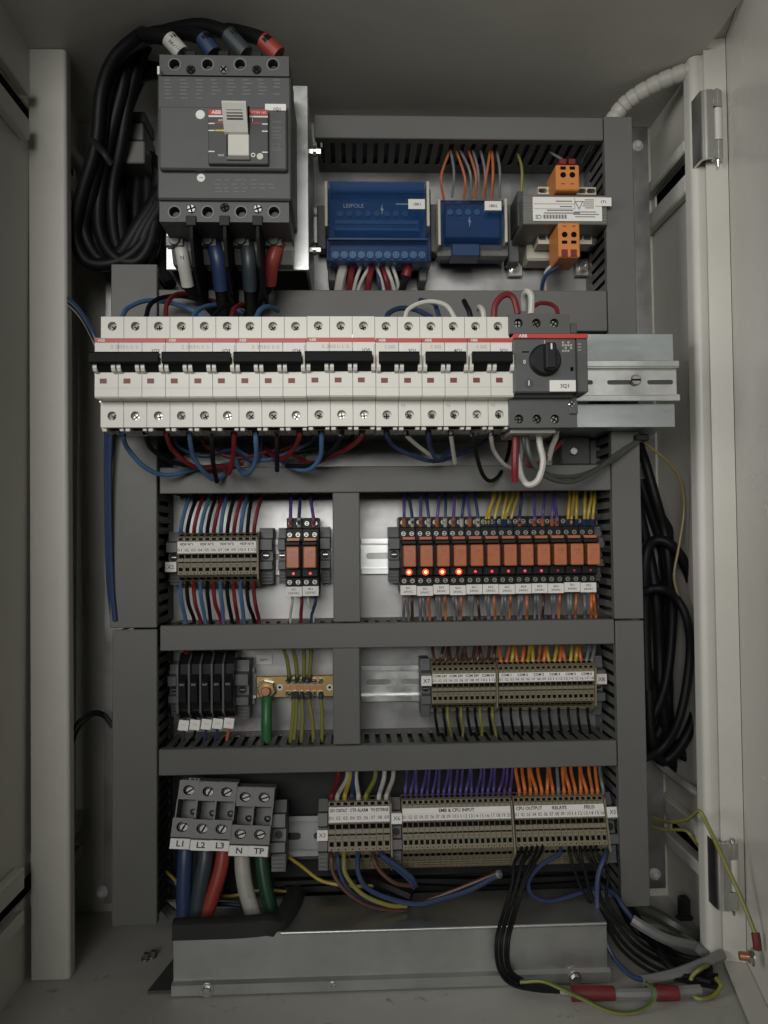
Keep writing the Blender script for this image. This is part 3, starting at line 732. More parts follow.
for i in range(3):
    b = breaker(2, xs0 + (12+i*2)*PW, names[i], ('3Q1', '4Q1', '5Q1')[i], 0, True, 2)
    zc = (zn0+zn1)/2
    text('N', 0.0042, (PW*1.22, YS-YRAIL-0.0001, P(304, 406, YS).z - zc), mcb_g, b)

# ---------------------------------------------------------------- motor protection switch
ms = Dev('motor_protection_switch', 'charcoal motor protection switch with round rotary knob and label 3Q1', 'motor switch', 545, 428, YRAIL)
FM = F - 0.006
ms.bx('rear_body', 510, 570, 314, 427.5, F+0.022, YRAIL-0.0003, mccb_m, 0.001)
def wells(py0, py1, pyh, pxs, xa, xb, name, gl):
    yf = F+0.008; x0, x1, z0, z1 = ms.rect(xa, xb, py0, py1, yf); mb = MB(); cx = [ms.pt(q, pyh, yf).x for q in pxs]; n = len(cx)
    ed = [x0] + [(cx[i]+cx[i+1])/2 for i in range(n-1)] + [x1]
    for i in range(n): mb.hole_cell(ed[i], ed[i+1], z0, z1, yf-ms.o.y, yf-ms.o.y+0.02, cx[i], ms.pt(pxs[i], pyh, yf).z, 0.0036, depth=0.008, n=18)
    o = mb.build(name, mccb_m, ms.root)
    for i in range(n): slot_screw(o, (cx[i], yf-ms.o.y+0.0035, ms.pt(pxs[i], pyh, yf).z), 0.0030, 0.5*i, m=screw_mid if gl[i] else screw_dk)
wells(314, 333.5, 323, (518.5, 536.5, 554.5), 509.5, 570, 'upper_terminals', (1, 0, 1))
wells(393.5, 427.5, 419, (519, 537, 555), 509.5, 577, 'lower_terminals', (0, 0, 1))
ms.bx('side_step', 570, 577, 323, 333.5, F+0.012, F+0.03, mccb_m, 0.0006)
ms.bx('front_face', 514, 576.5, 338.5, 392.5, FM, F+0.02, mccb_m, 0.001)
ms.bx('auxiliary_contact', 576.8, 588, 338.5, 392.5, FM+0.0008, F+0.02, mccb_m, 0.0008)
ms.bx('red_stripe', 514, 588, 333.6, 338.2, FM+0.0002, F+0.02, red_p, 0.0003)
ms.txt('ABB', 0.0036, 523, 336, FM+0.0001, white_ink, bold=True)
# shaped lower edge
ms.bx('lower_step', 512, 574, 392.8, 397.5, F+0.002, F+0.015, mccb_d, 0.001)
k = ms.pt(544.6, 360.5, FM)
mb = MB().cyl(k, (0, -1, 0), 0.0124, 0.0025, 32, bev=0.0006).cyl(k + Vector((0, -0.0025, 0)), (0, -1, 0), 0.0116, 0.003, 32, bev=0.001)
kn = mb.build('rotary_knob', black, ms.root, True)
o = MB().box(-0.0040, 0.0040, -0.0150, -0.0053, -0.0095, 0.0105, 0.0012).build('knob_grip', black, kn); o.location = k + Vector((0.0016, 0, 0))
o = MB().box(-0.0006, 0.0006, -0.01535, -0.0149, 0.005, 0.0095).build('pointer', white_ink, kn); o.location = k + Vector((0.0016, 0, 0))
ms.txt('I', 0.0040, 544.5, 342, FM, white_ink); ms.txt('0', 0.0042, 524.5, 362, FM, white_ink, bold=True)
MB().cyl(ms.pt(529, 383, FM-0.0008), (0, 1, 0), 0.0032, 0.002, 16).build('dial', mccb_d, ms.root, True)
ms.bx('dial_slot', 528.5, 529.5, 380.5, 385.5, FM-0.0011, FM, white_ink, 0)
for i in range(4):
    for j in range(4):
        if (i*3+j*5) % 7 not in (2, 3): ms.bx('rating_print', 562+i*2.7, 564+i*2.7, 341.5+j*2.8, 343.4+j*2.8, FM-0.0001, FM+0.0006, mcb_g, 0)
for py in (344, 347, 350): ms.bx('side_print', 578, 581, py-.4, py+.4, FM+0.0006, FM+0.001, mcb_g, 0)
ms.bx('test_slot', 570.5, 573.5, 367, 371, FM-0.0002, FM+0.001, hole, 0)
ms.bx('catch_slot', 522, 529, 351.2, 352.6, FM-0.0002, FM+0.001, hole, 0)
lb = ms.bx('name_label', 550, 576, 380, 391.5, FM-0.0022, FM-0.0002, white_l, 0.0003)
ms.txt('3Q1', 0.0042, 565, 386, FM-0.0023, ink)
ms.bx('lower_clip', 569, 578, 400, 414, F+0.006, F+0.022, mccb_m, 0.0008); slot_screw(ms.root, ms.pt(572, 404, F+0.005), 0.0026, 0.9)
ms.bx('foot', 511, 556, 427.7, 433, F+0.018, YRAIL-0.004, mcb_g, 0.0006)

# ---------------------------------------------------------------- blue distribution blocks
b1 = Dev('distribution_block', 'wide dark blue distribution block with clear lid and name print', 'distribution block', 378, 264, -0.0085)
b1.bx('base', 326, 431, 188, 262, -0.034, -0.0085, blue_solid, 0.001)
b1.bx('foot', 328, 336, 262, 281, -0.028, -0.004, clamp_m, 0.001); b1.bx('foot', 419, 427, 262, 281, -0.028, -0.004, clamp_m, 0.001)
b1.bx('side_ear', 317, 326, 205, 249, -0.024, -0.009, clamp_m, 0.001); b1.bx('side_ear', 431, 438, 205, 249, -0.024, -0.009, clamp_m, 0.001)
b1.bx('end_cap', 324.6, 327.6, 181, 226, -0.060, -0.034, cream, 0.0005); b1.bx('end_cap', 426.6, 429.6, 181, 226, -0.060, -0.034, cream, 0.0005)
b1.bx('upper_insert', 330, 424, 182, 191.5, -0.050, -0.034, blue_solid, 0.0006)
b1.bx('busbar_row', 334, 420, 211, 232, -0.044, -0.034, blue_solid, 0.0006); b1.bx('busbar', 335, 419, 220, 224, -0.0455, -0.0441, blue_pale, 0.0003); b1.bx('busbar', 335, 419, 228, 230.5, -0.0455, -0.0441, blue_pale, 0.0003)
for i in range(9): b1.disc('inner_screw', 340+i*9.3, 213.5, -0.047, 0.0030, 0.003, blue_pale, n=12)
b1.bx('clear_lid', 328.2, 426.2, 181, 237.5, -0.0625, -0.0605, blue_clear, 0.0006)
b1.bx('lid_ridge', 328.2, 426.2, 191.4, 193, -0.0640, -0.0626, blue_clear, 0.0004); b1.bx('lid_ridge', 328.2, 428, 237.6, 240, -0.0640, -0.0600, blue_solid, 0.0004)
b1.bx('terminal_front', 327.5, 429.5, 240.2, 262.5, -0.057, -0.034, blue_clear, 0.0012); b1.bx('terminal_core', 329.5, 427.5, 243, 261, -0.0535, -0.035, blue_solid, 0.0006)
for i in range(11):
    p = b1.pt(335.5+i*8.65, 254.8, -0.0574)
    r_ = MB().ring(p + Vector((0, 0.0002, 0)), (0, -1, 0), 0.0031, 0.0022, 0.0005, 16).box(p.x-0.0019, p.x+0.0019, p.y-0.0003, p.y+0.0002, p.z-0.0005, p.z+0.0005).box(p.x-0.0005, p.x+0.0005, p.y-0.00036, p.y+0.0002, p.z-0.0019, p.z+0.0019).build('terminal_screw', blue_pale, b1.root, True)
b1.txt('LEIPOLE', 0.0052, 353.5, 206, -0.0626, mat('lid_print', (0.16, 0.21, 0.28), 0.5, var=0), width=0.0185)
def bolt_sign(d, px, py, Y):
    p = d.pt(px, py, Y)
    pts = [(0.0008, 0.0078), (-0.0024, -0.0004), (-0.0002, -0.0004), (-0.0010, -0.0072), (0.0024, 0.0016), (0.0002, 0.0016)]
    MB().plate([(p.x+x*.62, p.z+z*.8) for x, z in pts], p.y-0.0002, p.y+0.0001).build('lightning_sign', mat('lid_print', (0.16, 0.21, 0.28)), d.root)
bolt_sign(b1, 382, 210, -0.0626)
for i in range(5): b1.bx('small_print', 396+i*2.4, 397.8+i*2.4, 203.4, 204.8, -0.0627, -0.0624, MATS['lid_print'], 0)
o = b1.bx('name_label', 408.3, 425, 199, 209, -0.0632, -0.0622, white_l, 0.0001); b1.txt('1BR1', 0.0036, 417, 204.3, -0.0633, ink)

b2 = Dev('distribution_block', 'smaller rounded blue distribution block left of the transformer', 'distribution block', 472, 256, -0.0085)
b2.bx('base', 440, 506, 200, 256, -0.030, -0.0085, blue_solid, 0.001)
x0, x1, z0, z1 = b2.rect(441, 504.5, 197, 243, -0.058); y0 = -0.058 - b2.o.y
prof = []
for i in range(13):
    t = -1 + 2*i/12; prof.append((y0 + 0.013*abs(t)**2.6, (z0+z1)/2 - (z1-z0)/2*t))
prof = prof + [(y0+0.030, z0), (y0+0.030, z1)]
MB().prism(prof, x0, x1).build('clear_lid', blue_clear, b2.root, True)
b2.bx('busbar_row', 445, 500, 204, 238, -0.044, -0.030, blue_solid, 0.001)
for i in range(6): b2.disc('inner_screw', 450+i*9, 212, -0.0465, 0.003, 0.003, blue_pale, n=12)
b2.bx('end_cap', 438, 440.8, 199, 245, -0.056, -0.030, cream, 0.0006); b2.bx('end_cap', 504.8, 507.6, 198, 242, -0.056, -0.030, cream, 0.0006)
b2.bx('lower_skirt', 452, 480, 243.5, 256, -0.050, -0.030, blue_solid, 0.0008)
b2.bx('foot_plate', 437, 452, 247, 256, -0.040, -0.030, clear_g, 0.0004); b2.bx('foot_plate', 480, 508, 245, 256, -0.040, -0.030, clear_g, 0.0004)
b2.bx('side_ear', 508, 519, 204, 262, -0.026, -0.0085, clamp_m, 0.001); b2.bx('side_ear', 430, 437.5, 204, 252, -0.026, -0.0085, clamp_m, 0.001)
b2.bx('name_label', 484.8, 501.5, 201, 210.2, -0.0592, -0.056, white_l, 0.0001); b2.txt('1BR2', 0.0036, 493, 206, -0.0593, ink)
bolt_sign(b2, 469.5, 222, -0.0583)

# ---------------------------------------------------------------- transformer
tf = Dev('control_transformer', 'control transformer with steel core, upside-down rating plate and orange terminals', 'transformer', 566, 262, -0.003)
tf.bx('core', 523, 607, 195, 224.5, -0.077, -0.022, core_m, 0.0006)
for z in range(9):
    q0, q1, q2, q3 = tf.rect(523.4, 606.6, 195, 224.5, -0.077); zz = q2 + (q3-q2)*(z+.7)/10
    MB().box(q0, q1, -0.0772-tf.o.y, -0.0768-tf.o.y, zz-0.00012, zz+0.00012).build('lamination', steel, tf.root)
pl = tf.bx('rating_plate', 533, 602, 197, 221, -0.0782, -0.0771, white_l, 0.0001)
YL = -0.0782
grey_i = mat('plate_print', (0.18, 0.18, 0.19), 0.6, var=0)
for px, py, wd in ((564, 201.2, 16), (566, 206.5, 12), (560, 210.3, 26), (562, 213, 36)): tf.bx('plate_text', px-wd/2, px+wd/2, py-.55, py+.55, YL-0.0002, YL, grey_i, 0, pl)
tf.bx('plate_rule', 534, 575, 203.6, 204.1, YL-0.0002, YL, grey_i, 0, pl); tf.bx('plate_rule', 534, 575, 208.6, 209.0, YL-0.0002, YL, grey_i, 0, pl); tf.bx('plate_rule', 574.6, 575, 198, 208.8, YL-0.0002, YL, grey_i, 0, pl)
for k in range(5): tf.bx('plate_text', 582+random.uniform(0, 4), 594, 199.4+k*2.0, 200.3+k*2.0, YL-0.0002, YL, grey_i, 0, pl)
for k in range(3): tf.bx('plate_text', 572+random.uniform(0, 4), 600-random.uniform(0, 5), 211.5+k*2.4, 212.4+k*2.4, YL-0.0002, YL, grey_i, 0, pl)
for k in range(8): tf.bx('plate_text', 543.5+k*3.0, 545.6+k*3.0, 214.6, 218.6, YL-0.0002, YL, grey_i, 0, pl)
c = tf.pt(579, 205.3, YL); MB().plate([(c.x-0.0042, c.z+0.0038), (c.x, c.z-0.0042), (c.x+0.0042, c.z+0.0038)], c.y-0.0002, c.y).build('warning_triangle', grey_i, pl)
MB().plate([(c.x-0.0028, c.z+0.0029), (c.x, c.z-0.0026), (c.x+0.0028, c.z+0.0029)], c.y-0.0004, c.y-0.0002).build('warning_field', white_l, pl)
tf.txt('CE', 0.0050, 538.5, 216.6, YL-0.0001, ink, flip=True)
tf.bx('name_label', 595.5, 611.5, 197.4, 206, YL-0.0012, YL-0.0003, white_l, 0.0001); tf.txt('1T1', 0.0036, 603.5, 202, YL-0.0013, ink)
def bobbin(px0, px1, py0, py1, yf, n, name):
    x0, x1, z0, z1 = tf.rect(px0, px1, py0, py1, yf); mb = MB(); wd = (x1-x0)/n
    for i in range(n): mb.hole_cell(x0+i*wd, x0+(i+1)*wd, z0, z1, yf-tf.o.y, yf-tf.o.y+0.016, x0+(i+.5)*wd, (z0+z1)/2, min(0.0022, (z1-z0)*.3), a=wd*0.22, depth=0.012, n=16)
    mb.build(name, cream, tf.root)
    MB().box(x0+0.002, x1-0.002, yf-tf.o.y+0.0118, yf-tf.o.y+0.0122, z0+0.001, z1-0.001).build('bobbin_shadow', hole, tf.root)
bobbin(538, 596, 187, 194.6, -0.058, 6, 'bobbin_flange'); bobbin(540, 596.5, 224.8, 231, -0.058, 6, 'bobbin_flange'); bobbin(538, 592, 231.4, 244, -0.050, 6, 'bobbin_flange')
tf.bx('winding', 536, 598, 188, 244, -0.046, -0.024, clear_g, 0.003)
tf.bx('coil_cover', 527, 566, 243, 260, -0.030, -0.006, cream, 0.002)
def orange_term(px0, px1, py0, py1, up):
    o = tf.bx('terminal_block', px0, px1, py0, py1, -0.084, -0.050, orange_t, 0.001)
    cx = (px0+px1)/2
    for s in (-1, 1):
        px = cx + s*4.6; a = (py0 + 10.3) if up else (py0 + 12); p = tf.pt(px, a, -0.0842)
        MB().cyl(p + Vector((0, 0.0004, 0)), (0, -1, 0), 0.0026, 0.0005, 16).build('wire_hole', hole, o, True)
        sq = py0 + 3.4 if up else py0 + 19.5
        tf.bx('release_slot', px-2.6, px+2.6, sq-1.5, sq+1.5, -0.0845, -0.0835, hole, 0, o)
        tf.bx('lever', px-3.4, px+3.4, (py0-6 if up else py1-8), (py0-.5 if up else py1-.6), -0.0842 if not up else -0.076, -0.056, wm('red'), 0.0004, o)
        tf.bx('terminal_print', px-1.6, px+1.6, (py0+18.6 if up else py0+3), (py0+19.8 if up else py0+4.2), -0.0842, -0.0838, relay_d, 0, o)
orange_term(556, 579.5, 164.5, 190, True); orange_term(558.5, 580, 222.5, 257, False)
# bracket legs and bolts
for s, (tx, ty, bx_, by) in enumerate(((527, 226, 515, 268), (601, 226, 582.5, 267.5))):
    p0, p1 = tf.pt(tx, ty, -0.040), tf.pt(bx_, by, -0.006)
    mb = MB(); wd = 0.006
    v = [p0 + Vector((-wd, 0, 0)), p0 + Vector((wd, 0, 0)), p1 + Vector((wd, 0, 0)), p1 + Vector((-wd, 0, 0))]
    if s == 0: mb.add([*v, *[q + Vector((0, 0.0018, 0)) for q in v]], [(0,1,2,3), (7,6,5,4), (0,4,5,1), (1,5,6,2), (2,6,7,3), (3,7,4,0)]).build('leg', core_m, tf.root)
    MB().box(p1.x-0.0075, p1.x+0.0075, p1.y-0.0005, p1.y+0.003, p1.z-0.0085, p1.z+0.009, 0.0006).build('foot', steel, tf.root)
    MB().cyl(p1, (0, -1, 0), 0.0060, 0.0018, 20).build('washer', screw_m, tf.root, True)
    MB().ring(p1 + Vector((0, -0.0018, 0)), (0, -1, 0), 0.0044, 0.0024, 0.0036, 18).cyl(p1 + Vector((0, -0.0018, 0)), (0, -1, 0), 0.0026, 0.001, 12).build('bolt_head', screw_m, tf.root, True)
for px in (529, 603): tf.disc('core_bolt', px, 226.5, -0.062, 0.0034, 0.004, screw_m, bev=0.0008)
tf.bx('side_plate', 517.5, 523, 191, 226, -0.060, -0.012, mccb_d, 0.0006)

# ---------------------------------------------------------------- end clamps
def end_clamp(label, px0, px1, py0, py1, Yf=-0.042, rail=None, tagtxt=None, tagrect=None, rot=0.0, wide=False):
    d = Dev('end_clamp', label, 'end clamp', (px0+px1)/2, (py0+py1)/2, -0.0085 if rot == 0 else -0.030, 'grey rail end clamps', (rot, 0, 0))
    x0 = P(px0, (py0+py1)/2, Yf).x - d.o.x; x1 = P(px1, (py0+py1)/2, Yf).x - d.o.x
    H = (P(px0, py0, Yf).z - P(px0, py1, Yf).z)/2; D = Yf - d.o.y
    prof = [(0.0, -H*.9), (D*.55, -H), (D*.62, -H*.52), (D*.92, -H*.46), (D*.92, -H*.20), (D*.70, -H*.16), (D*.70, H*.18), (D, H*.22), (D, H*.58), (D*.72, H*.64), (D*.66, H), (0.0, H)]
    MB().prism(prof, x0+0.0002, x1-0.0002).build('body', clamp_m, d.root)
    mb = MB(); xm = (x0+x1)/2
    mb.cyl((xm, D*.70, 0.0005), (0, -1, 0), min(0.0036, (x1-x0)*.36), 0.0012, 14).build('clamp_screw', black, d.root, True)
    MB().box(xm-0.0024, xm+0.0024, D*.70-0.0015, D*.70-0.0011, 0.0001, 0.0009).build('screw_slot', steel, d.root)
    mb = MB()
    for i in range(4): MB().box(x0+0.001, x1-0.001, D*.60-0.0008, D*.60+0.001, -H*.62-i*0.0032-0.0006, -H*.62-i*0.0032+0.0006).build('rib', clamp_m, d.root); MB().box(x0+0.001, x1-0.001, D*.70-0.0006, D*.7+0.001, H*.70+i*0.0022-0.0005, H*.70+i*0.0022+0.0005).build('rib', clamp_m, d.root)
    if tagtxt:
        a = tagrect; Yt = Yf - 0.0015
        if rot == 0:
            o = d.bx('tag', *a, Yt, Yt+0.0018, white_l, 0.0002); d.txt(tagtxt, 0.0052, (a[0]+a[1])/2, (a[2]+a[3])/2+.3, Yt-0.0001, ink)
        else:
            c = P((a[0]+a[1])/2, (a[2]+a[3])/2, Yt) - d.o; c.rotate(Matrix.Rotation(-rot, 3, 'X'))
            wd = (a[1]-a[0])*0.00046; hd = (a[3]-a[2])*0.00048
            MB().box(c.x-wd, c.x+wd, c.y, c.y+0.0018, c.z-hd, c.z+hd, 0.0002).build('tag', white_l, d.root); text(tagtxt, 0.0050, (c.x, c.y-0.0002, c.z-0.0002), ink, d.root)
    return d
end_clamp('grey end clamp with white tag X2, left of its terminals', 166, 177, 531, 584, tagtxt='X2', tagrect=(165, 176.3, 562, 572))
end_clamp('grey end clamp right of the X2 terminals', 258, 272, 527, 584)
end_clamp('grey end clamp left of the two-relay pair', 277.5, 285, 527, 584, -0.040)
end_clamp('grey end clamp right of the two-relay pair', 320, 330, 526, 583, -0.040)
end_clamp('grey end clamp left of the twelve-relay row', 389, 400, 526, 583, -0.040)
end_clamp('grey end clamp right of the twelve-relay row', 597.5, 605, 526, 580, -0.036)
end_clamp('grey end clamp left of the dark fuse terminals', 167.5, 176, 660, 712, -0.038)
end_clamp('grey end clamp between fuse terminals and brass earth bar', 234.5, 248, 656, 716, -0.038)
end_clamp('grey end clamp with white tag X7', 421.5, 431, 654, 714, tagtxt='X7', tagrect=(421.3, 432, 676, 686))
end_clamp('grey end clamp with white tag X8', 596.5, 606, 651, 711, tagtxt='X8', tagrect=(596, 607, 674, 684.3))

# ---------------------------------------------------------------- feed-through terminals
def terminal_mesh(pitch, zs):
    g = 0.00016; x0, x1 = g, pitch-g
    prof = [(0.0, -0.0265), (-0.018, -0.0300), (-0.0200, -0.0288), (-0.0195, -0.0280), (-0.0222, -0.0270), (-0.0217, -0.0262), (-0.0245, -0.0250), (-0.0240, -0.0242), (-0.0265, -0.0232), (-0.0395, -0.0142), (-0.0395, -0.0064), (-0.0405, -0.0060), (-0.0405, -0.0044), (-0.0393, -0.0042), (-0.0393, -0.0034),
            (-0.0405, -0.0032), (-0.0405, -0.0018), (-0.0388, -0.0016), (-0.0388, -0.0002), (-0.0410, 0.0000), (-0.0410, 0.0036), (-0.0360, 0.0038), (-0.0360, 0.0080), (-0.0410, 0.0084), (-0.0410, 0.0226), (-0.0395, 0.0232), (-0.0395, 0.0266), (-0.029, 0.0320), (-0.018, 0.0320), (0.0, 0.0290)]
    prof = [(y, z*zs) for y, z in prof]
    body = MB().prism(prof, x0, x1).mesh('body', beige)
    d = MB(); xm = pitch/2; h = pitch*0.30
    c = Vector((xm, -0.0330, -0.0187)); nrm = Vector((0, -0.57, -0.82)).normalized(); d.cyl(c - nrm*0.0008, nrm, pitch*0.43, 0.0011, 14)
    c = Vector((xm, -0.0340, 0.0294)); nrm = Vector((0, -0.46, 0.89)).normalized(); d.cyl(c - nrm*0.0008, nrm, pitch*0.40, 0.0011, 12)
    d.box(xm-h, xm+h, -0.0398, -0.0380, -0.0104, -0.0066); d.box(xm-h*.4, xm+h*.4, -0.0397, -0.038, -0.0132, -0.0122)
    d.box(xm-h, xm+h, -0.0398, -0.0380, 0.0236, 0.0262)
    d.box(xm-h*1.35, xm+h*1.35, -0.0366, -0.0350, 0.0040, 0.0078); d.box(xm-h*1.35, xm+h*1.35, -0.0391, -0.0380, -0.0014, -0.0003)
    d.v = [(x, y, z*zs) for x, y, z in d.v]
    return body, d.mesh('openings', hole)
TM = {}
def strip(mark, n, pxa, pxb, ref, yrail, rot, tlabel, lines, rail_pt, zs=1.0, tall=True, start=1):
    """n terminals side by side between two photo positions, and the white marker strip across them"""
    Yf = yrail - 0.041
    xa = P(pxa, ref, Yf).x; xb = P(pxb, ref, Yf).x; pitch = (xb-xa)/n
    body, opn = terminal_mesh(pitch, zs); root_y = yrail
    for i in range(n):
        t = thing('terminal_block', '%s beige terminal from the left in the %s' % (ORD[i], tlabel), 'terminal block', (xa+i*pitch, root_y, rail_pt.z), (rot, 0, 0), 'terminals of the ' + tlabel)
        link('body', body, t); link('openings', opn, t)
    e = thing('end_plate', 'thin beige end plate closing the right of the %s' % tlabel, 'end plate', (xb, root_y, rail_pt.z), (rot, 0, 0), 'terminal end plates')
    MB().prism([(y, z*zs) for y, z in [(0.0, -0.028), (-0.026, -0.031), (-0.042, -0.020), (-0.043, 0.024), (-0.028, 0.033), (0, 0.030)]], 0.0002, 0.0015).build('plate', beige, e)
    s = thing('marker_strip', 'long white marker strip across the %s' % tlabel, 'marker strip', (xa, root_y, rail_pt.z), (rot, 0, 0), 'white terminal marker strips')
    W_ = xb-xa; hi = (0.0222 if tall else 0.0198)*zs; mid = 0.0094*zs + (hi-0.0094*zs)*.52
    MB().box(0.0006, W_-0.0004, -0.0420, -0.0412, 0.0094*zs, (0.0222 if tall else 0.0198)*zs, 0.0001).build('paper', white_l, s)
    MB().box(0.0006, W_-0.0004, -0.04212, -0.0419, mid-0.00008, mid+0.00008).build('rule', mcb_g, s)
    for i in range(1, n): MB().box(i*pitch-0.00007, i*pitch+0.00007, -0.0421, -0.0419, 0.0098*zs, mid).build('rule', mcb_g, s)
    for i in range(n): text('%02d' % (i+start), 0.0044*zs, ((i+.5)*pitch, -0.0421, (0.0094*zs+mid)/2), ink, s, width=pitch*0.62)
    k = len(lines)
    for j, ln in enumerate(lines): text(ln, 0.0040*zs, (W_*(j+.5)/k, -0.0421, (mid+hi)/2), ink, s, bold=True, width=-W_/k*0.86)
    return xa, pitch
Z2 = P(218, 561.5, -0.048); Z3 = P(510, 686.5, -0.048)
def railz(p): return p
def setz(p, z): q = p.copy(); q.z = z; return q
x2a, p2 = strip('X2', 12, 177, 257, 556, -0.0085, 0, 'X2 strip', ['VDF N°1', 'VDF N°2', 'VDF N°3', 'VDF N°4'], Z2, zs=0.83)
x7a, p7 = strip('X7', 12, 432, 496, 686, -0.0085, 0, 'X7 strip', ['COM 24V', 'COM 24V', 'COM 24V', 'COM 0V'], P(465, 690.5, -0.048), zs=0.80, tall=False)
x8a, p8 = strip('X8', 18, 498.5, 594.5, 686, -0.0085, 0, 'X8 strip', ['COM 1', 'COM 2', 'COM 3', 'COM 4', 'COM 5', 'COM 6'], P(465, 690.5, -0.048), zs=0.80, tall=False)
# lowest row, on its tilted rail
RZ = P(384, 833.5, -0.030)
YR4 = -0.020 - 0.0075
x3a, p3 = strip('X3', 9, 328, 390.5, 832, YR4, TILT, 'X3 strip', ['GEN. CONTACT', 'CTR ALARM', 'TH EXTERNE'], RZ)
x6a, p6 = strip('X6', 20, 402.5, 513, 832, YR4, TILT, 'X6 strip', ['EMB & CPU INPUT'], RZ, tall=False)
x5a, p5 = strip('X5', 16, 516, 607.5, 832, YR4, TILT, 'X5 strip', ['CPU OUTPUT', 'RELAYS', 'FIELD'], RZ, tall=False)
def tclamp(label, px0, px1, tagtxt=None, tz=0.0, wide=None):
    x0 = P(px0, 832, YR4-0.038).x; x1 = P(px1, 832, YR4-0.038).x
    t = thing('end_clamp', label, 'end clamp', (x0, YR4, RZ.z), (TILT, 0, 0), 'grey rail end clamps'); W_ = x1-x0; D = -0.040; H = 0.030
    prof = [(0.0, -H*.9), (D*.55, -H), (D*.62, -H*.52), (D*.92, -H*.46), (D*.92, -H*.20), (D*.70, -H*.16), (D*.70, H*.18), (D, H*.22), (D, H*.58), (D*.72, H*.64), (D*.66, H), (0.0, H)]
    MB().prism(prof, 0.0002, W_-0.0002).build('body', clamp_m, t)
    MB().cyl((W_/2, D*.70, 0.0005), (0, -1, 0), min(0.0034, W_*.36), 0.0012, 14).build('clamp_screw', black, t, True)
    mb = MB()
    for i in range(4): MB().box(0.001, W_-0.001, D*.60-0.0008, D*.60+0.001, -H*.62-i*0.0032-0.0006, -H*.62-i*0.0032+0.0006).build('rib', clamp_m, t)
    if tagtxt:
        wd = wide or 0.0096; xm = W_/2
        MB().box(xm-wd/2, xm+wd/2, D-0.0030, D-0.0012, tz-0.0045, tz+0.0045, 0.0003).build('tag', white_l, t)
        text(tagtxt, 0.0050, (xm, D-0.0031, tz), ink, t)
tclamp('grey end clamp with white tag X3, beside the bare rail', 317.5, 327.5, 'X3', -0.001)
tclamp('grey end clamp with white tag X6 between two terminal strips', 392, 402, 'X6', 0.0115)
tclamp('grey end clamp with white tag X5 at the right end', 609, 619, 'X5', 0.0125, 0.0105)
tclamp('grey end clamp right of the large L1 to TP terminals', 270, 285)

# ---------------------------------------------------------------- relays on sockets
def relay_parts(t, wd, lit, name1, name2, dz):
    g = 0.0003; D = -0.050; x0, x1 = g, wd-g; xm = wd/2
    # socket: stepped black body
    prof = [(0, -0.033), (-0.030, -0.0345), (-0.0420, -0.0335), (-0.0425, -0.0185), (-0.0470, -0.0170), (-0.0470, 0.0130), (-0.0400, 0.0150), (-0.0400, 0.0262), (-0.0300, 0.0275), (-0.0300, 0.0370), (0, 0.0370)]
    so = MB().prism(prof, x0, x1).build('socket', sock, t)
    rl = MB().box(x0+0.0020, x1-0.0012, -0.0615, -0.0470, -0.0088, 0.0105, 0.0009).build('relay', relay_o, t)
    text('1..4', 0.0030, (xm+0.0004, -0.0616, 0.0052), relay_d, rl); text('A', 0.0018, (xm, -0.0616, 0.0020), relay_d, rl)
    MB().box(x0+0.0020, x1-0.0012, -0.0520, -0.0472, 0.0155, 0.0182, 0.0004).build('relay_edge', relay_o, rl)
    MB().box(x0+0.0004, x1-0.0004, -0.0560, -0.0471, 0.0114, 0.0150, 0.0008).build('retaining_clip', black, t)
    MB().box(x0+0.0004, x1-0.0004, -0.0500, -0.0471, -0.0170, -0.0096, 0.0006).build('indicator_module', sock, t)
    z = -0.0140
    if lit == 2:
        l = MB().cyl((xm+0.0002, -0.0500, z), (0, -1, 0), 0.0030, 0.0009, 14, bev=0.0003).build('indicator_lens', led_glow, t, True)
        MB().cyl((xm+0.0002, -0.0509, z), (0, -1, 0), 0.0014, 0.0004, 12).build('lit_led', led_on, l, True)
    else:
        MB().cyl((xm+0.0002, -0.0500, z), (0, -1, 0), 0.0013 if lit == 1 else 0.0010, 0.0007, 12).build('indicator_lens', led_dim if lit else led_weak, t, True)
    for k, (zz, yy) in enumerate(((-0.0222, -0.0425), (0.0212, -0.0400), (0.0318, -0.0300))):
        for s in (-1, 1):
            if k == 2 and s == 1: pass
            x = xm + s*0.0038
            sc = MB().ring((x, yy+0.0004, zz), (0, -1, 0), 0.0021, 0.0014, 0.0009, 14).build('screw', screw_mid, so, True)
            MB().box(x-0.0015, x+0.0015, yy-0.0004, yy+0.0003, zz-0.0003, zz+0.0003).build('screw_slot', screw_mid, sc)
    tg = MB().box(x0-0.0001, x1+0.0001, -0.0436, -0.0426, -0.0352+dz, -0.0262+dz, 0.0002).build('label_tag', white_l, t)
    text(name1, 0.0030, (xm, -0.0437, -0.0288+dz), ink, tg); text(name2, 0.0030, (xm, -0.0437, -0.0322+dz), ink, tg)
def relay_row(pxa, pxb, n, lits, texts, where):
    xa = P(pxa, 556, -0.055).x; xb = P(pxb, 556, -0.055).x; wd = (xb-xa)/n; zc = P(500, 555.8, -0.058).z
    for i in range(n):
        t = thing('relay_module', where(i), 'relay', (xa+i*wd, -0.0085, zc), group='orange relays on black sockets')
        relay_parts(t, wd, lits[i], texts[i][0], texts[i][1], texts[i][2])
    return xa, wd
tx = [('5K1', '24VAC', 0), ('5K2', '24VAC', -.0009), ('5K3', '24VAC', .0002), ('5K4', '24VAC', -.0006), ('6K1', '24VAC', 0), ('6K2', '24VAC', 0), ('6K3', '24VAC', -.0003), ('6K4', '24VAC', 0), ('6K5', '24VAC', .0002), ('6K6', '24VAC', 0), ('7K1', '24VAC', .0009), ('7K2', '24VAC', .0004)]
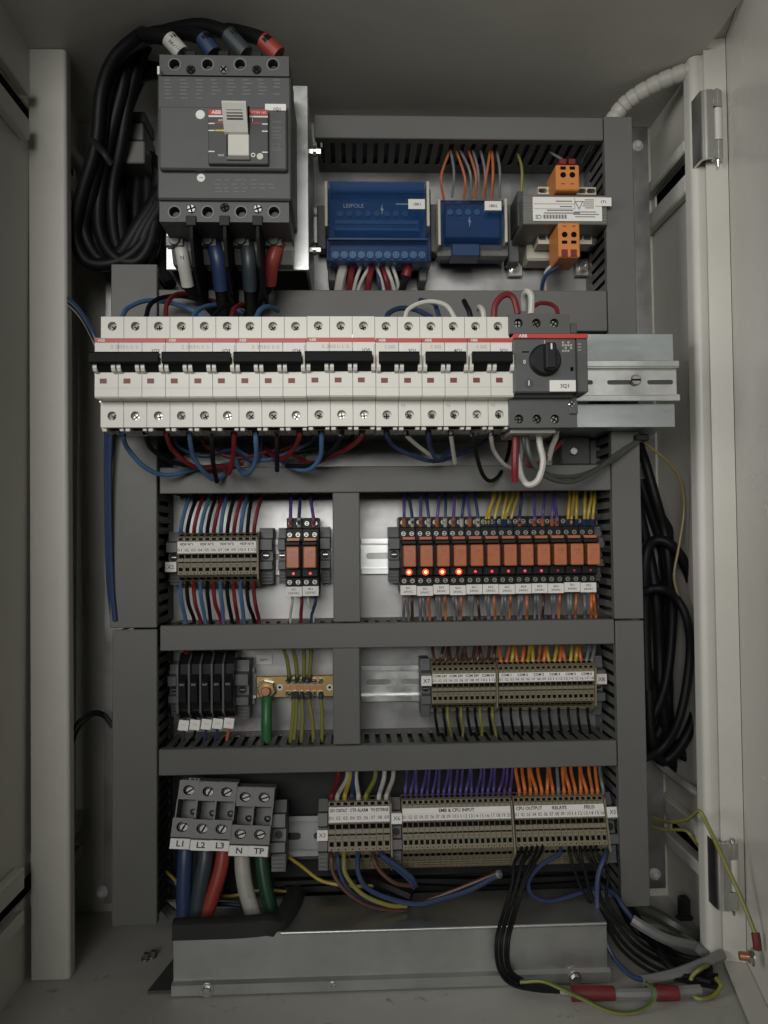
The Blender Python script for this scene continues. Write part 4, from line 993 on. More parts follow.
xr12, wr = relay_row(400, 597, 12, [2]*4 + [1]*2 + [1, 1, 1, 0, 0, 0], tx, lambda i: '%s orange relay from the left in the row of twelve' % ORD[i] + (', indicator glowing bright' if i < 4 else ''))
xr2, wr2 = relay_row(285, 318.5, 2, [1, 1], [('1K1', '220VAC', 0), ('4K1', '220VAC', .0003)], lambda i: ('left', 'right')[i] + ' orange relay of the separate pair beside the X2 terminals')

# ---------------------------------------------------------------- dark fuse terminals
xa = P(176.5, 690, -0.050).x; xb = P(233.5, 690, -0.050).x; wd = (xb-xa)/5; zc = P(205, 688, -0.050).z
fd = mat('fuse_black', (0.012, 0.012, 0.013), 0.3, var=0.1)
for i in range(5):
    t = thing('fuse_terminal', '%s dark fuse terminal from the left, with tilted white label' % ORD[i], 'fuse terminal', (xa+i*wd, -0.0085, zc), group='dark fuse terminals')
    MB().prism([(0, -0.029), (-0.030, -0.030), (-0.043, -0.022), (-0.043, 0.022), (-0.030, 0.030), (0, 0.029)], 0.0003, 0.0020).build('side_wall', clear_g if False else mccb_m, t)
    MB().prism([(0, -0.028), (-0.028, -0.029), (-0.038, -0.021), (-0.038, 0.021), (-0.028, 0.029), (0, 0.028)], 0.0021, wd-0.0003).build('body', fd, t)
    MB().prism([(-0.0381, -0.020), (-0.044, -0.012), (-0.046, 0.006), (-0.0381, 0.012)], 0.0030, wd-0.0014).build('fuse_lever', fd, t)
    MB().box(0.0036, wd-0.0022, -0.0470, -0.0452, 0.0030, 0.0050, 0.0003).build('lever_tip', clamp_m, t)
    tg = MB().box(-0.0046, 0.0046, -0.0006, 0.0006, -0.0046, 0.0046, 0.0002).build('label_tag', white_l, t); tg.location = (wd/2, -0.0360, -0.0345 + 0.0003*i); tg.rotation_euler = (R(-12), R(7), 0)
    o = text('1F%d' % (i+1), 0.0034, (0, -0.0007, 0), mcb_g, tg)
o = Dev('name_tag', 'small white name tag stuck on the plate above the earth bar', 'name tag', 264, 664, -0.0004)
o.bx('card', 256.3, 272, 655, 664.3, -0.0016, -0.0004, white_l, 0.0001); o.txt('1BPP1', 0.0036, 264, 660, -0.0017, ink)

# ---------------------------------------------------------------- brass earth bar
eb = Dev('earth_bar', 'brass earth bar with large hex nut and two rows of screws', 'earth bar', 295, 687, -0.012)
eb.bx('bar', 256, 334, 675.5, 697.5, -0.020, -0.014, brass, 0.0008)
eb.bx('standoff', 262, 270, 680, 694, -0.0138, -0.0002, black, 0.0005); eb.bx('standoff', 318, 326, 680, 694, -0.0138, -0.0002, black, 0.0005)
p = eb.pt(267, 689, -0.020); MB().cyl(p + Vector((0, .0002, 0)), (0, -1, 0), 0.0098, 0.0012, 24).build('washer', screw_m, eb.root, True); MB().cyl(p, (0, -1, 0), 0.0088, 0.0068, 6, bev=0.0008).build('hex_nut', brass, eb.root)
MB().cyl(p + Vector((0, -0.0066, 0)), (0, -1, 0), 0.0044, 0.007, 14, bev=0.0006).build('stud', copper, eb.root, True)
for px in (279.8, 329.7):
    p = eb.pt(px, 687.3, -0.0201); MB().ring(p, (0, -1, 0), 0.0030, 0.0014, 0.0006).build('hole_rim', white_l, eb.root, True); MB().cyl(p, (0, -1, 0), 0.0014, 0.0002, 12).build('bar_hole', hole, eb.root, True)
for i in range(6):
    for py in (681.3, 693.8): slot_screw(eb.root, eb.pt(288+i*6.5, py, -0.0222), 0.0026, random.uniform(0, 3), cross=False)
for i in range(6): eb.bx('wire_clamp', 285.6+i*6.5, 290.4+i*6.5, 685, 690, -0.0206, -0.0199, hole if False else copper, 0.0001)

# ---------------------------------------------------------------- incoming power terminals L1 to TP
pm = thing('power_terminal_row', None, None) if False else None
lx = [(182.0, 821.0), (202.0, 822.5), (221.0, 823.0), (240.0, 828.0), (259.5, 828.5)]
LN = ['L1', 'L2', 'L3', 'N', 'TP']
for i, ((px, py), nm) in enumerate(zip(lx, LN)):
    Yc = -0.030; c = P(px, py, Yc-0.048); wd = 0.0180; D = -0.048
    t = thing('power_terminal', 'large grey power terminal marked %s, lower left' % nm, 'terminal block', (c.x, Yc, c.z - 0.010), (TILT, R(3.8), 0), 'large incoming power terminals'); t.scale = (1.0, 1.0, 0.84)
    x0, x1 = -wd/2+0.0002, wd/2-0.0002; xm = 0
    mb = MB()
    mb.prism([(0.0, -0.034), (D*.7, -0.036), (D*.93, -0.0345), (D*.93, -0.0245), (D*.86, -0.0235), (D*.86, -0.0060), (D*.40, -0.0050), (D*.40, 0.0125), (D*.62, 0.0130), (D*.62, 0.0330), (D*.52, 0.0365), (0, 0.036)], x0, x1)
    bd = mb.build('body', block_g, t)
    # the two screw towers with real wells
    MB().hole_cell(x0, x1, -0.0236, -0.0055, D, D*.85, xm, -0.0140, 0.0050, depth=0.010, n=20).build('lower_tower', block_g, t)
    MB().hole_cell(x0, x1, 0.0128, 0.0318, D*.82, D*.6, xm, 0.0222, 0.0050, depth=0.009, n=20).build('upper_tower', block_g, t)
    slot_screw(t, (0.0004, D+0.0055, -0.0143), 0.0042, random.uniform(.2, 1.2), cross=False, m=screw_dk); slot_screw(t, (0.0004, D*.82+0.0055, 0.0218), 0.0042, random.uniform(.2, 1.2), cross=False, m=screw_dk)
    MB().ring((0.003, D*.40, 0.0005), (0, -1, 0.5), 0.0030, 0.0019, 0.003, 14).build('bridge_hole', screw_m if i > 2 else block_g, t, True)
    MB().box(x0, x0+0.0011, D*.86, D*.40, -0.0060, 0.0128).box(x1-0.0011, x1, D*.86, D*.40, -0.0060, 0.0128).build('partition', block_g, t)
    tg = MB().box(x0+0.0004, x1-0.0004, D-0.0008, D*.93-0.0001, -0.0350, -0.0250, 0.0003).build('label_tag', white_l, t)
    text(nm, 0.0078, (0.0006, D-0.0009, -0.0300), ink, tg, bold=True)
    if i == 0: text('ETI', 0.0034, (0.002, D*.62-0.0002, 0.0335), clear_g, t, width=0.009)

# ---------------------------------------------------------------- folded steel cover at the bottom, with rubber edging
YC = -0.110
cv = Dev('cable_entry_cover', 'folded bare steel cover on the floor with a curved rubber-edged cut-out', 'cable cover', 390, 985, YC)
L = P(173.5, 965, YC).x - cv.o.x; Rr = P(607, 955, YC).x - cv.o.x
zb = ZB + 0.0012 - cv.o.z; ztop = P(400, 928, YC).z - cv.o.z
zl = zb + (P(173, 977, YC).z - P(173, 990, YC).z) ; zcut = P(175, 938, YC).z - cv.o.z
yb = 0.045
xc0 = P(226, 930, YC).x - cv.o.x; xc1 = P(281, 921, YC).x - cv.o.x
# front face outline with the cut-out curve
cur = []
for i in range(9):
    t = i/8; x = xc0 + (xc1-xc0)*t; cur.append((x, zcut + (ztop-zcut)*(1-math.cos(t*math.pi/2))**1.0))
out = [(L, zl), (Rr, zl), (Rr, ztop)] + list(reversed(cur)) + [(L, zcut)]
MB().plate(out, 0.0, 0.0016).build('front_face', cover_m, cv.root)
MB().prism([(0.0, zl), (-0.0035, zl-0.002), (-0.0035, zb+0.0002), (-0.0019, zb+0.0002), (-0.0019, zl-0.0026), (0.0014, zl-0.0008)], L-0.001, Rr+0.002).build('foot_lip', cover_m, cv.root)
# top face runs back and is cut away on the left
curb = []
pt0 = Vector((xc1, 0)); 
topl = [(xc1, 0.0)] + [(xc1 + 0.010*math.sin(t*math.pi/2/5), 0.050*(t/5)) for t in range(1, 6)]
tp = topl + [(Rr, 0.050), (Rr, 0.0)]
k = len(tp); zt_ = ztop
MB().add([(x, y+0.0016, zt_ - 0.0016 + y*0.10) for x, y in tp] + [(x, y+0.0016, zt_ + y*0.10) for x, y in tp], [tuple(range(k)), tuple(reversed(range(k, 2*k)))] + [(i, k+i, k+(i+1) % k, (i+1) % k) for i in range(k)]).build('top_face', cover_m, cv.root)
MB().tube([(xc1, -0.0002, ztop-0.0012), (Rr-0.0004, -0.0002, ztop-0.0012)], 0.0018, n=10, sub=1).build('fold', cover_m, cv.root, True)
MB().box(Rr-0.0016, Rr, 0.0018, 0.060, zb, ztop-0.002).build('side_face', cover_m, cv.root); MB().box(L, L+0.0016, 0.0018, 0.060, zb, zcut-0.004).build('side_face', cover_m, cv.root)
edge = [(L-0.0010, 0.004, zcut+0.005), (L*.6+xc0*.4, 0.004, zcut+0.005)] + [(x, 0.004, z+0.005) for x, z in cur[:7]] + [(xc1-0.004, 0.008, ztop+0.001), (xc1+0.002, 0.022, ztop+0.003), (xc1+0.006, 0.040, ztop+0.005), (xc1+0.008, 0.056, ztop+0.005)]
mb = MB().tube([(0, 0, 0), (1, 0, 0)], 0.001, n=3, sub=1) if False else MB().tube(edge, 0.0086, n=12, sub=4)
nv = len(mb.v)//12
for i in range(nv):
    cc = sum((Vector(q) for q in mb.v[i*12:(i+1)*12]), Vector())/12
    for j in range(12):
        q = Vector(mb.v[i*12+j]) - cc; q.y = max(-0.0056, min(0.0056, q.y*1.15)); mb.v[i*12+j] = tuple(cc + q)
mb.build('rubber_edging', rubber, cv.root, True)
for px, py in ((207, 993), (333, 988), (575, 980)):
    c = P(px, py, YC-0.0036) - cv.o; c.z = (zb + zl)/2 - 0.0006
    r_ = 0.0055 if px != 333 else 0.003
    MB().cyl((c.x, -0.0035, c.z), (0, -1, 0), r_, 0.001, 18).cyl((c.x, -0.0045, c.z), (0, -1, 0), r_*.66, 0.0022, 6, bev=0.0005).build('screw', screw_m, cv.root, True)
fp = Dev('foot_bracket', 'dark steel corner foot beside the left end of the bottom cover', 'bracket', 160, 993, YC)
q = [P(150, 993, YC+0.0) , P(172, 993, YC), P(172, 945, YC+0.05)]
zf = ZB + 0.0008
v = [(P(148, 985, YC+.004).x, YC+.002, zf), (P(172.4, 985, YC+.002).x, YC+.002, zf), (P(172.4, 985, YC+.002).x, YC+.075, zf), (P(165, 985, YC+.002).x, YC+.075, zf)]
MB().add([tuple(Vector(a)-fp.o) for a in v] + [tuple(Vector(a)-fp.o+Vector((0, 0, .0025))) for a in v], [(3,2,1,0), (4,5,6,7), (0,1,5,4), (1,2,6,5), (2,3,7,6), (3,0,4,7)]).build('plate', mat('dark_steel', (0.10, 0.10, 0.095), 0.5, 0.4), fp.root)

# ================================================================ wires and cables
def Pf(px, py, h=0.006):
    """a point of the photograph brought to height h above the cabinet floor"""
    d = CAM_ROT @ Vector(((px - 384) / FPX, -(py - 512) / FPX, -1.0)); t = (ZB + h - CAM_LOC.z) / d.z
    return CAM_LOC + d*t
def cname(c): return WCOL.get(c, c.replace('_', ' '))
class Count(dict):
    def n(s, c): s[c] = s.get(c, 0) + 1; return ORD[s[c]-1]
def jit(a): return random.uniform(-a, a)

# ---- X2 strip
seq = ['light_blue', 'black', 'red']*4; cu, cl = Count(), Count()
for i, c in enumerate(seq):
    x = 177.4 + (i+.5)*6.66; t = x + (7.5 - i*0.25) + jit(2.6)
    wire('%s %s wire from the left entering the top of the X2 strip' % (cu.n(c), cname(c)), c, [(x, 534.5, -0.036), (x+.4, 527, -0.041), (x+(t-x)*.45, 512, -0.040+jit(.004)), (t, 498, -0.034), (t+jit(1), 486, -0.032)], 0.0018, group='wires above the X2 strip')
    t = x + 4.5 + jit(2.2)
    wire('%s %s wire from the left leaving the bottom of the X2 strip' % (cl.n(c), cname(c)), c, [(x, 582, -0.036), (x-.3, 591, -0.044), (x+1.5, 605, -0.044+jit(.004)), (t, 618, -0.036), (t+1, 627, -0.034)], 0.0018, group='wires below the X2 strip')
# ---- relay pair
for i, (x, t, c, f) in enumerate(((290.5, 290.8, 'purple', 'copper_orange'), (299, 300.2, 'blue', 'white'), (313.5, 310.5, 'purple', 'copper_orange'))):
    wire('%s wire into the top of the relay pair, %s' % (cname(c), ('at its left', 'between two purple ones', 'at its right')[i]), c, [(x, 526, -0.040), (x, 519, -0.043), (x+(t-x)*.5, 508, -0.040), (t, 496, -0.034), (t, 486, -0.032)], 0.0016, ferrules=((0, 0.009, f, 0.0018),))
for i, (x, t, c) in enumerate(((292, 290.5, 'white'), (301.5, 301, 'red'), (308, 313, 'white'), (315, 312, 'blue'))):
    wire(('left white', 'red', 'right white', 'blue')[i] + ' wire leaving the bottom of the relay pair', c, [(x, 592, -0.038), (x+.4, 602, -0.042), (t, 614, -0.036), (t, 626, -0.034)], 0.0016 if c != 'white' else 0.0012)
# ---- twelve relays
cu, cl = Count(), Count()
for i in range(12):
    xc = 400 + (i+.5)*16.42
    if i < 5: L = [(-4, 'purple', 'copper_orange'), (4.2, 'blue', 'white')]
    elif i in (5, 6): L = [(-4.2, 'yellow', 'blue'), (-1.5, 'yellow', 'blue'), (4.4, 'yellow', 'blue')]
    elif i == 7: L = [(-3.5, 'blue', 'copper_orange')]
    elif i == 8: L = [(-5, 'purple', 'copper_orange'), (3, 'purple', 'copper_orange')]
    elif i == 9: L = [(-4, 'purple', 'copper_orange'), (1, 'purple', 'copper_orange')]
    else: L = [(-4.4, 'yellow', 'blue'), (-1, 'yellow', 'blue'), (4, 'yellow', 'blue')]
    for dx, c, f in L:
        x = xc + dx; t = x + (2.0 if c == 'yellow' else 0) + jit(3.2) + (4 if c == 'yellow' and i < 8 else 0)
        wire('%s %s wire from the left entering the tops of the twelve relays' % (cu.n(c), cname(c)), c, [(x, 525.5, -0.038), (x, 519, -0.042), (x+(t-x)*.4, 509, -0.041+jit(.005)), (t, 497, -0.034), (t, 487, -0.030)], 0.0015, group='wires above the twelve relays', ferrules=((0, 0.0085, f, 0.0019),))
    for dx, c in ((-4.2, 'grey'), (-1.5, 'grey'), (3.8, 'copper_orange' if i % 4 else 'brown')) if i < 11 else ((-4, 'grey'), (2.5, 'orange'), (5, 'orange')):
        x = xc + dx; t = x + jit(2.2) + 1
        wire('%s %s wire from the left under the twelve relays' % (cl.n(c), cname(c)), c, [(x, 590, -0.036), (x, 599, -0.043), ((x+t)/2, 608, -0.040+jit(.005)), (t, 616, -0.034), (t, 627, -0.031)], 0.0014, group='wires below the twelve relays')
# ---- X7 and X8 strips
cu, cl = Count(), Count()
s8 = ['orange', 'copper_orange', 'yellow', 'orange', 'orange', 'yellow', 'yellow', 'copper_orange', 'orange', 'yellow', 'yellow', 'orange', 'copper_orange', 'yellow', 'yellow', 'orange', 'grey', 'grey']
for i in range(30):
    c = 'brown' if i < 12 else s8[i-12]; x = (432 + (i+.5)*5.33) if i < 12 else (498.5 + (i-11.5)*5.33); t = x + (2.6 if (i % 3) else -1.8) + jit(1.2)
    wire('%s %s wire from the left entering the X7 and X8 strips' % (cu.n(c), cname(c)), c, [(x, 666.5, -0.036), (x, 661.5, -0.040), ((x+t)/2, 654, -0.037+jit(.005)), (t, 645, -0.032), (t, 638, -0.030)], 0.0015 if i < 12 else 0.0017, group='wires above the X7 and X8 strips')
low = [(435, 'black'), (443.5, 'black'), (447.5, 'lime'), (457, 'black'), (461, 'lime'), (467.5, 'black'), (475, 'black'), (480, 'lime'), (489, 'black'), (492.5, 'lime')] + [(501+j*9.6, 'black') for j in range(10)]
for x, c in low:
    t = x + 3 + jit(1.6)
    wire('%s %s wire from the left under the X7 and X8 strips' % (cl.n(c), cname(c)), c, [(x, 708, -0.036), (x+.2, 716, -0.042), (x+2, 727, -0.040+jit(.004)), (t, 738, -0.034), (t-1, 748, -0.031)], 0.0013, group='wires below the X7 and X8 strips')
# ---- X3, X6 and X5 strips, upper side
cu = Count()
Yt = -0.052
for x, t, c in ((331.5, 338, 'red'), (337.5, 347, 'cream'), (344.8, 350, 'yellow'), (352, 353.5, 'blue'), (358.5, 356, 'white'), (366, 375, 'lime'), (379, 384, 'white'), (386.5, 393, 'cream')):
    wire('%s %s wire from the left entering the X3 strip from above' % (cu.n(c), cname(c)), c, [(x, 803, Yt+.004), (x, 796, Yt), ((x*2+t)/3, 790, Yt+.006), (t, 778, Yt+.016), (t+.6, 764, Yt+.02)], 0.0021, group='wires above the X3 strip')
cu = Count()
for i in range(20):
    x = 402.5 + (i+.5)*5.52; t = x + (3.4 if i % 2 else 1.2) + jit(1.5)
    wire('%s purple wire from the left entering the X6 strip' % ORD[i], 'purple', [(x, 799-i*.1, Yt+.004), (x, 792-i*.1, Yt), ((x+t)/2, 784, Yt+.006+jit(.003)), (t, 774, Yt+.016), (t+.3, 760, Yt+.02)], 0.0013, group='purple wires above the X6 strip')
cu = Count()
for i in range(16):
    c = 'grey' if i in (7, 15) else 'orange'; x = 516.5 + (i+.5)*5.6; t = x - 4.5 + (i % 3)*1.9 + jit(1.6)
    wire('%s %s wire from the left entering the X5 strip' % (cu.n(c), cname(c)), c, [(x, 796.5, Yt+.004), (x, 790, Yt), ((x+t)/2, 781, Yt+.006+jit(.004)), (t, 771, Yt+.016), (t-.8, 757, Yt+.02)], 0.0016, group='wires above the X5 strip')
# ---- X3 lower side
Yl = -0.074
wire('brown wire drooping from the left end of the X3 strip', 'brown', [(330.5, 852, -.068), (331.5, 858, Yl), (334, 875, Yl-.004), (349, 894, Yl-.010), (373, 907, Yl-.012), (407, 911, Yl-.010)], 0.0019)
wire('left blue wire drooping from the X3 strip', 'blue', [(337, 852, -.068), (338, 860, Yl), (341, 876, Yl-.003), (352, 893, Yl-.008), (375, 905, Yl-.008), (405, 910, Yl-.008)], 0.0019)
wire('green-yellow wire drooping from the X3 strip', 'lime', [(344, 852, -.068), (344, 860, Yl), (346, 875, Yl-.006), (362, 894, Yl-.012), (388, 905, Yl-.014), (407, 906, Yl-.012)], 0.0019)
wire('long blue wire from the X3 strip reaching towards the black wires', 'blue', [(358, 852, -.068), (357.6, 862, Yl), (358.6, 874, Yl-.004), (367, 888, Yl-.010), (388, 898, Yl-.014), (417, 904, Yl-.016), (445, 898, Yl-.016), (470, 890, Yl-.016), (497, 876, Yl-.014)], 0.0022)
wire('brown wire from the X3 strip joining the black sheath', 'brown', [(373, 852, -.068), (374, 860, Yl), (381, 872, Yl-.004), (395, 883, Yl-.008), (412, 886, Yl-.008)], 0.0019)
wire('upper of two short blue wires right of the X3 strip', 'blue', [(380, 852, -.068), (383, 856, Yl-.002), (396, 865, Yl-.007), (411, 877, Yl-.010), (416, 886, Yl-.008)], 0.0021)
wire('lower of two short blue wires right of the X3 strip', 'blue', [(380.5, 853.5, -.068), (384, 859, Yl-.001), (397, 869, Yl-.006), (410, 881, Yl-.009), (414, 888, Yl-.008)], 0.0019)
wire('yellow wire crossing under the X3 strip', 'yellow', [(278, 850, -.030), (300, 865, -.048), (322, 881, -.060), (352, 886, -.066), (374, 885.5, -.066)], 0.0015)
wire('brown wire ending in mid-air right of the X3 wires', 'brown', [(420, 903, Yl-.012), (455, 890, Yl-.014), (480, 880, Yl-.014), (496, 873.5, Yl-.013)], 0.0017)
wire('black sheath end lying below the X3 strip', 'black', [(360, 878, -.052), (385, 886, -.068), (411, 897, -.078)], 0.0055, name='cable', cat='cable')
p = P(497.5, 874.5, Yl-.015); o = MB().ring((0, 0, 0), (.8, -.5, .35), 0.0034, 0.0022, 0.003, 14).build('cable_tie', wm('grey'), None, True); o.location = p; tag(o, 'small grey tie binding the blue and brown wire ends', 'cable tie')
# ---- X5 lower side
for k in range(5):
    x = 522 + k*5.2; o = k*3.0 + (0, 1.4, -.8, 1.0, .3)[k]
    wire('%s of five black wires from the X5 strip looping to the floor' % ORD[k], 'black', [(x, 846-k*.4, -.066), (x-2, 853, Yl-.004), (514+o*1.6, 864, Yl-.012), (512+o, 884, Yl-.020), (504+o, 911, Yl-.024), (496.5+o, 940, Yl-.030), (498.5+o*.9, 968, Yl-.034), (513+o, 986-o*.3, Yl-.038), Pf(535, 990-o*.4, .008), Pf(560, 992-o*.2, .006)] if False else
         [P(x, 846-k*.4, -.066), P(x-2, 853, Yl-.004), P(514+o*1.6, 864, Yl-.012), P(512+o, 884, Yl-.020), P(504+o, 911, Yl-.030), P(496.5+o, 940, -.118), P(498.5+o*.9, 968, -.119), P(511+o, 984-o*.3, -.119), Pf(535, 990-o*.5, .006), Pf(566, 992-o*.25, .006)], 0.0015, group='black wires looping over the steel cover', world=True)
for k in range(6):
    x = 569 + k*5.4; o = k*2.4 + (0, 1.6, -1.0, 1.2, -.6, .8)[k]
    wire('%s of six black wires from the right of the X5 strip' % ORD[k], 'black', [P(x, 845-k*.4, -.066), P(x+1, 854, Yl), P(575+o*2.6, 872, Yl-.004), P(586+o*1.6, 897, Yl-.006), P(603+o*1.3, 920, Yl-.014), P(622+o*1.5, 950-o*.6, -.098), Pf(652+o, 972-o*1.2, .006), Pf(688, 982-o*.8, .006), Pf(718, 988-o, .006)], 0.0015, group='black wires running to the right-hand corner', world=True)
wire('blue wire making a wide loop below the X5 strip', 'blue', [(561, 847, -.066), (559, 854, Yl-.004), (540, 866, Yl-.010), (528.5, 882, Yl-.012), (533, 896, Yl-.014), (551, 901, Yl-.012), (583, 892, Yl-.004), (600, 885, Yl+.01)], 0.0019)
wire('long blue wire dropping from the X5 end clamp to a grey cable', 'blue', [P(607.5, 848, -.066), P(604, 858, Yl-.004), P(598, 876, Yl-.008), P(597, 901, Yl-.012), P(600, 925, Yl-.018), P(612, 955, -.102), Pf(630, 975, .008), Pf(643, 980, .007)], 0.0021, world=True)
wire('blue wire entering the upper grey cable on the right', 'blue', [(597, 880, -.058), (603, 887, -.064), (615, 895, -.072), (624, 908, -.080), (634, 921, -.084)], 0.0020)
wire('brown wire entering the upper grey cable on the right', 'brown', [(598, 884, -.056), (607, 888, -.063), (619, 900, -.073), (627, 911, -.080), (634, 920, -.083)], 0.0018)
wire('upper thick grey cable running to the right-hand corner', 'sheath', [P(632, 919.5, -.084), P(645, 928, -.088), P(666, 939, -.085), P(690, 945, -.075), P(716, 951, -.05)], 0.0046, name='cable', cat='cable', world=True)
wire('lower thick grey cable lying near the floor at right', 'sheath', [Pf(642, 981, .006), Pf(655, 979, .006), Pf(676, 974, .007), Pf(700, 965, .009), Pf(722, 955, .010)], 0.0046, name='cable', cat='cable', world=True)
wire('dark grey cable passing behind the other grey cables', 'grey_green', [P(628, 905, -.02), P(650, 912, -.035), P(675, 925, -.05), P(700, 940, -.05), P(716, 948, -.04)], 0.006, name='cable', cat='cable', world=True)
wire('pale cable curving on the floor behind the black wires', 'sheath', [Pf(612, 930, .006), Pf(640, 925, .006), Pf(670, 930, .006), Pf(690, 942, .006), Pf(705, 955, .006)], 0.0045, name='cable', cat='cable', world=True)
# cable lying on the floor with red sleeves
fc = wire('grey cable on the floor with two red heat-shrink sleeves', 'sheath', [Pf(560, 991, .006), Pf(590, 993, .0065), Pf(635, 994, .0065), Pf(670, 992, .0065), Pf(700, 990, .006)], 0.0043, name='cable', cat='cable', world=True)
for a, b in ((571, 614), (656, 678)):
    p0, p1, pm_ = Pf(a, 992.6, .0065), Pf(b, 993.2, .0065), Pf((a+b)/2, 993, .0067); MB().tube([p0-fc.location, pm_-fc.location, p1-fc.location], 0.0064, n=14, taper=0.86).build('red_sleeve', mat('sleeve_red', (0.15, 0.018, 0.022), 0.5, var=0.15, bump=0.4, bscale=350), fc, True)
wire('green-yellow wire looping over the red sleeved cable on the floor', 'lime', [Pf(520, 982, .012), Pf(542, 981, .014), Pf(560, 988, .016), Pf(581, 998, .010), Pf(611, 1011.5, .003), Pf(636, 1012, .003), Pf(653, 1001, .008), Pf(652, 988, .015), Pf(646, 983, .014)], 0.0016, world=True)
wire('green-yellow wire rising to the door post from the floor corner', 'lime', [Pf(690, 984, .004), Pf(693, 975, .010), Pf(704, 967, .014), P(720, 961, -.075)], 0.0017, world=True)
wire('green-yellow wire curling on the floor in the right corner', 'lime', [Pf(690, 994, .003), Pf(700, 999, .003), Pf(713, 996, .003), Pf(721, 986, .008), Pf(716, 978, .014)], 0.0017, world=True)
# ---- earth wires of the door
dw = wire('green-yellow earth wire crossing the post to the door stud', 'lime', [(652, 817, -.03), (668, 822, -.05), (688, 819, -.09), (699, 811, -.112), (707, 824, -.118), (722, 856, -.126), (742, 900, -.142), (757, 938, -.156)], 0.0017)
MB().tube([P(755.5, 933, -.1555)-dw.location, P(757, 943, -.157)-dw.location, P(757.5, 949, -.157)-dw.location], 0.0033, n=12).build('red_lug_sleeve', MATS['sleeve_red'], dw, True)
wire('green-yellow earth wire passing behind the right post', 'lime', [(652, 827, -.02), (668, 830, -.035), (684, 830, -.045), (692, 837, -.05), (704, 854, -.05)], 0.0016)
# ---- right side: black cable coil, thin wire, conduit
def coil(label, c, pts, Y, r): wire(label, c, [(x, y, Y + (i % 2)*.004) for i, (x, y) in enumerate(pts)], r, name='cable', cat='cable', n=10)
coil('large outer loop of black cable beside the right ducts', 'black', [(647, 690), (645, 620), (645, 560), (654, 541), (672, 546), (690, 576), (698, 628), (698, 698), (685, 739), (663, 761), (651, 735), (648, 670)], -0.028, 0.0052)
coil('inner dark grey loop of cable beside the right ducts', 'black', [(636, 596), (648, 590), (662, 589), (676, 598), (687, 620), (690, 657), (680, 716), (662, 748), (640, 760)], -0.042, 0.0042)
coil('black cable hanging straight down inside the coil at right', 'black', [(636, 500), (650, 560), (656, 600), (659, 650), (662, 700), (672, 745), (704, 765)], -0.012, 0.0055)
coil('second black cable hanging inside the coil at right', 'black', [(640, 480), (662, 545), (668, 600), (667, 660), (664, 720), (640, 760)], -0.006, 0.006)
coil('third black cable of the coil, nearest the cabinet wall', 'black', [(650, 500), (680, 556), (684, 610), (690, 670), (688, 720), (676, 752), (640, 745)], 0.006, 0.006)
coil('fourth black cable, deepest in the coil at right', 'black', [(636, 520), (672, 560), (676, 620), (674, 690), (678, 730), (704, 770)], 0.018, 0.008)
coil('fifth black cable, behind the left of the coil at right', 'black', [(636, 540), (654, 590), (652, 650), (654, 710), (668, 755), (704, 790)], 0.016, 0.008)
coil('sixth black cable, behind the right of the coil', 'black', [(640, 530), (686, 580), (690, 640), (684, 700), (664, 745), (640, 770)], 0.020, 0.008)
coil('thick black cable slanting down from beside the raised rail', 'black', [(638, 442), (646, 465), (656, 500), (664, 530), (668, 560), (672, 620), (664, 690), (640, 740)], -0.022, 0.0048)
wire('thin dull yellow wire hanging beside the right ducts', 'dull_yellow', [(641, 440, -.055), (651, 448, -.055), (668, 462, -.05), (680, 480, -.045), (684, 508, -.04), (679, 545, -.04), (674, 575, -.04), (678, 596, -.04)], 0.0013)
o = MB().box(-.006, .006, -.004, .004, -.003, .003, .001).build('cable_tie', black, None); o.location = P(641, 438, -.075); tag(o, 'black cable tie holding wires at the right duct', 'cable tie')
wire('grey tube slanting behind the post at lower right', 'sheath', [(655, 760, 0.0), (672, 775, -.02), (690, 788, -.045), (706, 798, -.06)], 0.0040, name='cable', cat='cable')
# corrugated conduit at the top right
pts = [P(604, 136, -.03), P(618, 112, -.035), P(634, 97, -.045), P(660, 82, -.06), P(690, 70, -.075), P(712, 62, -.085)]
mb = MB(); mb.tube(pts, 0.0078, n=16, sub=14)
nn = len(mb.v)//16
cen = [sum((Vector(v) for v in mb.v[i*16:(i+1)*16]), Vector())/16 for i in range(nn)]
for i in range(nn):
    k = 1.0 if (i % 6) else 0.86
    for j in range(16): mb.v[i*16+j] = tuple(cen[i] + (Vector(mb.v[i*16+j])-cen[i])*k)
o = mb.build('corrugated_conduit', wm('conduit'), None, True); tag(o, 'off-white corrugated conduit curving out at the top right', 'conduit')
o = MB().box(-.005, .005, -.005, .005, -.010, .008, .002).box(-.008, .008, -.004, .004, -.014, -.009, .002).build('cable_clip', black); o.location = P(684, 905, -.03); tag(o, 'black cable clip in the lower right corner', 'cable clip')

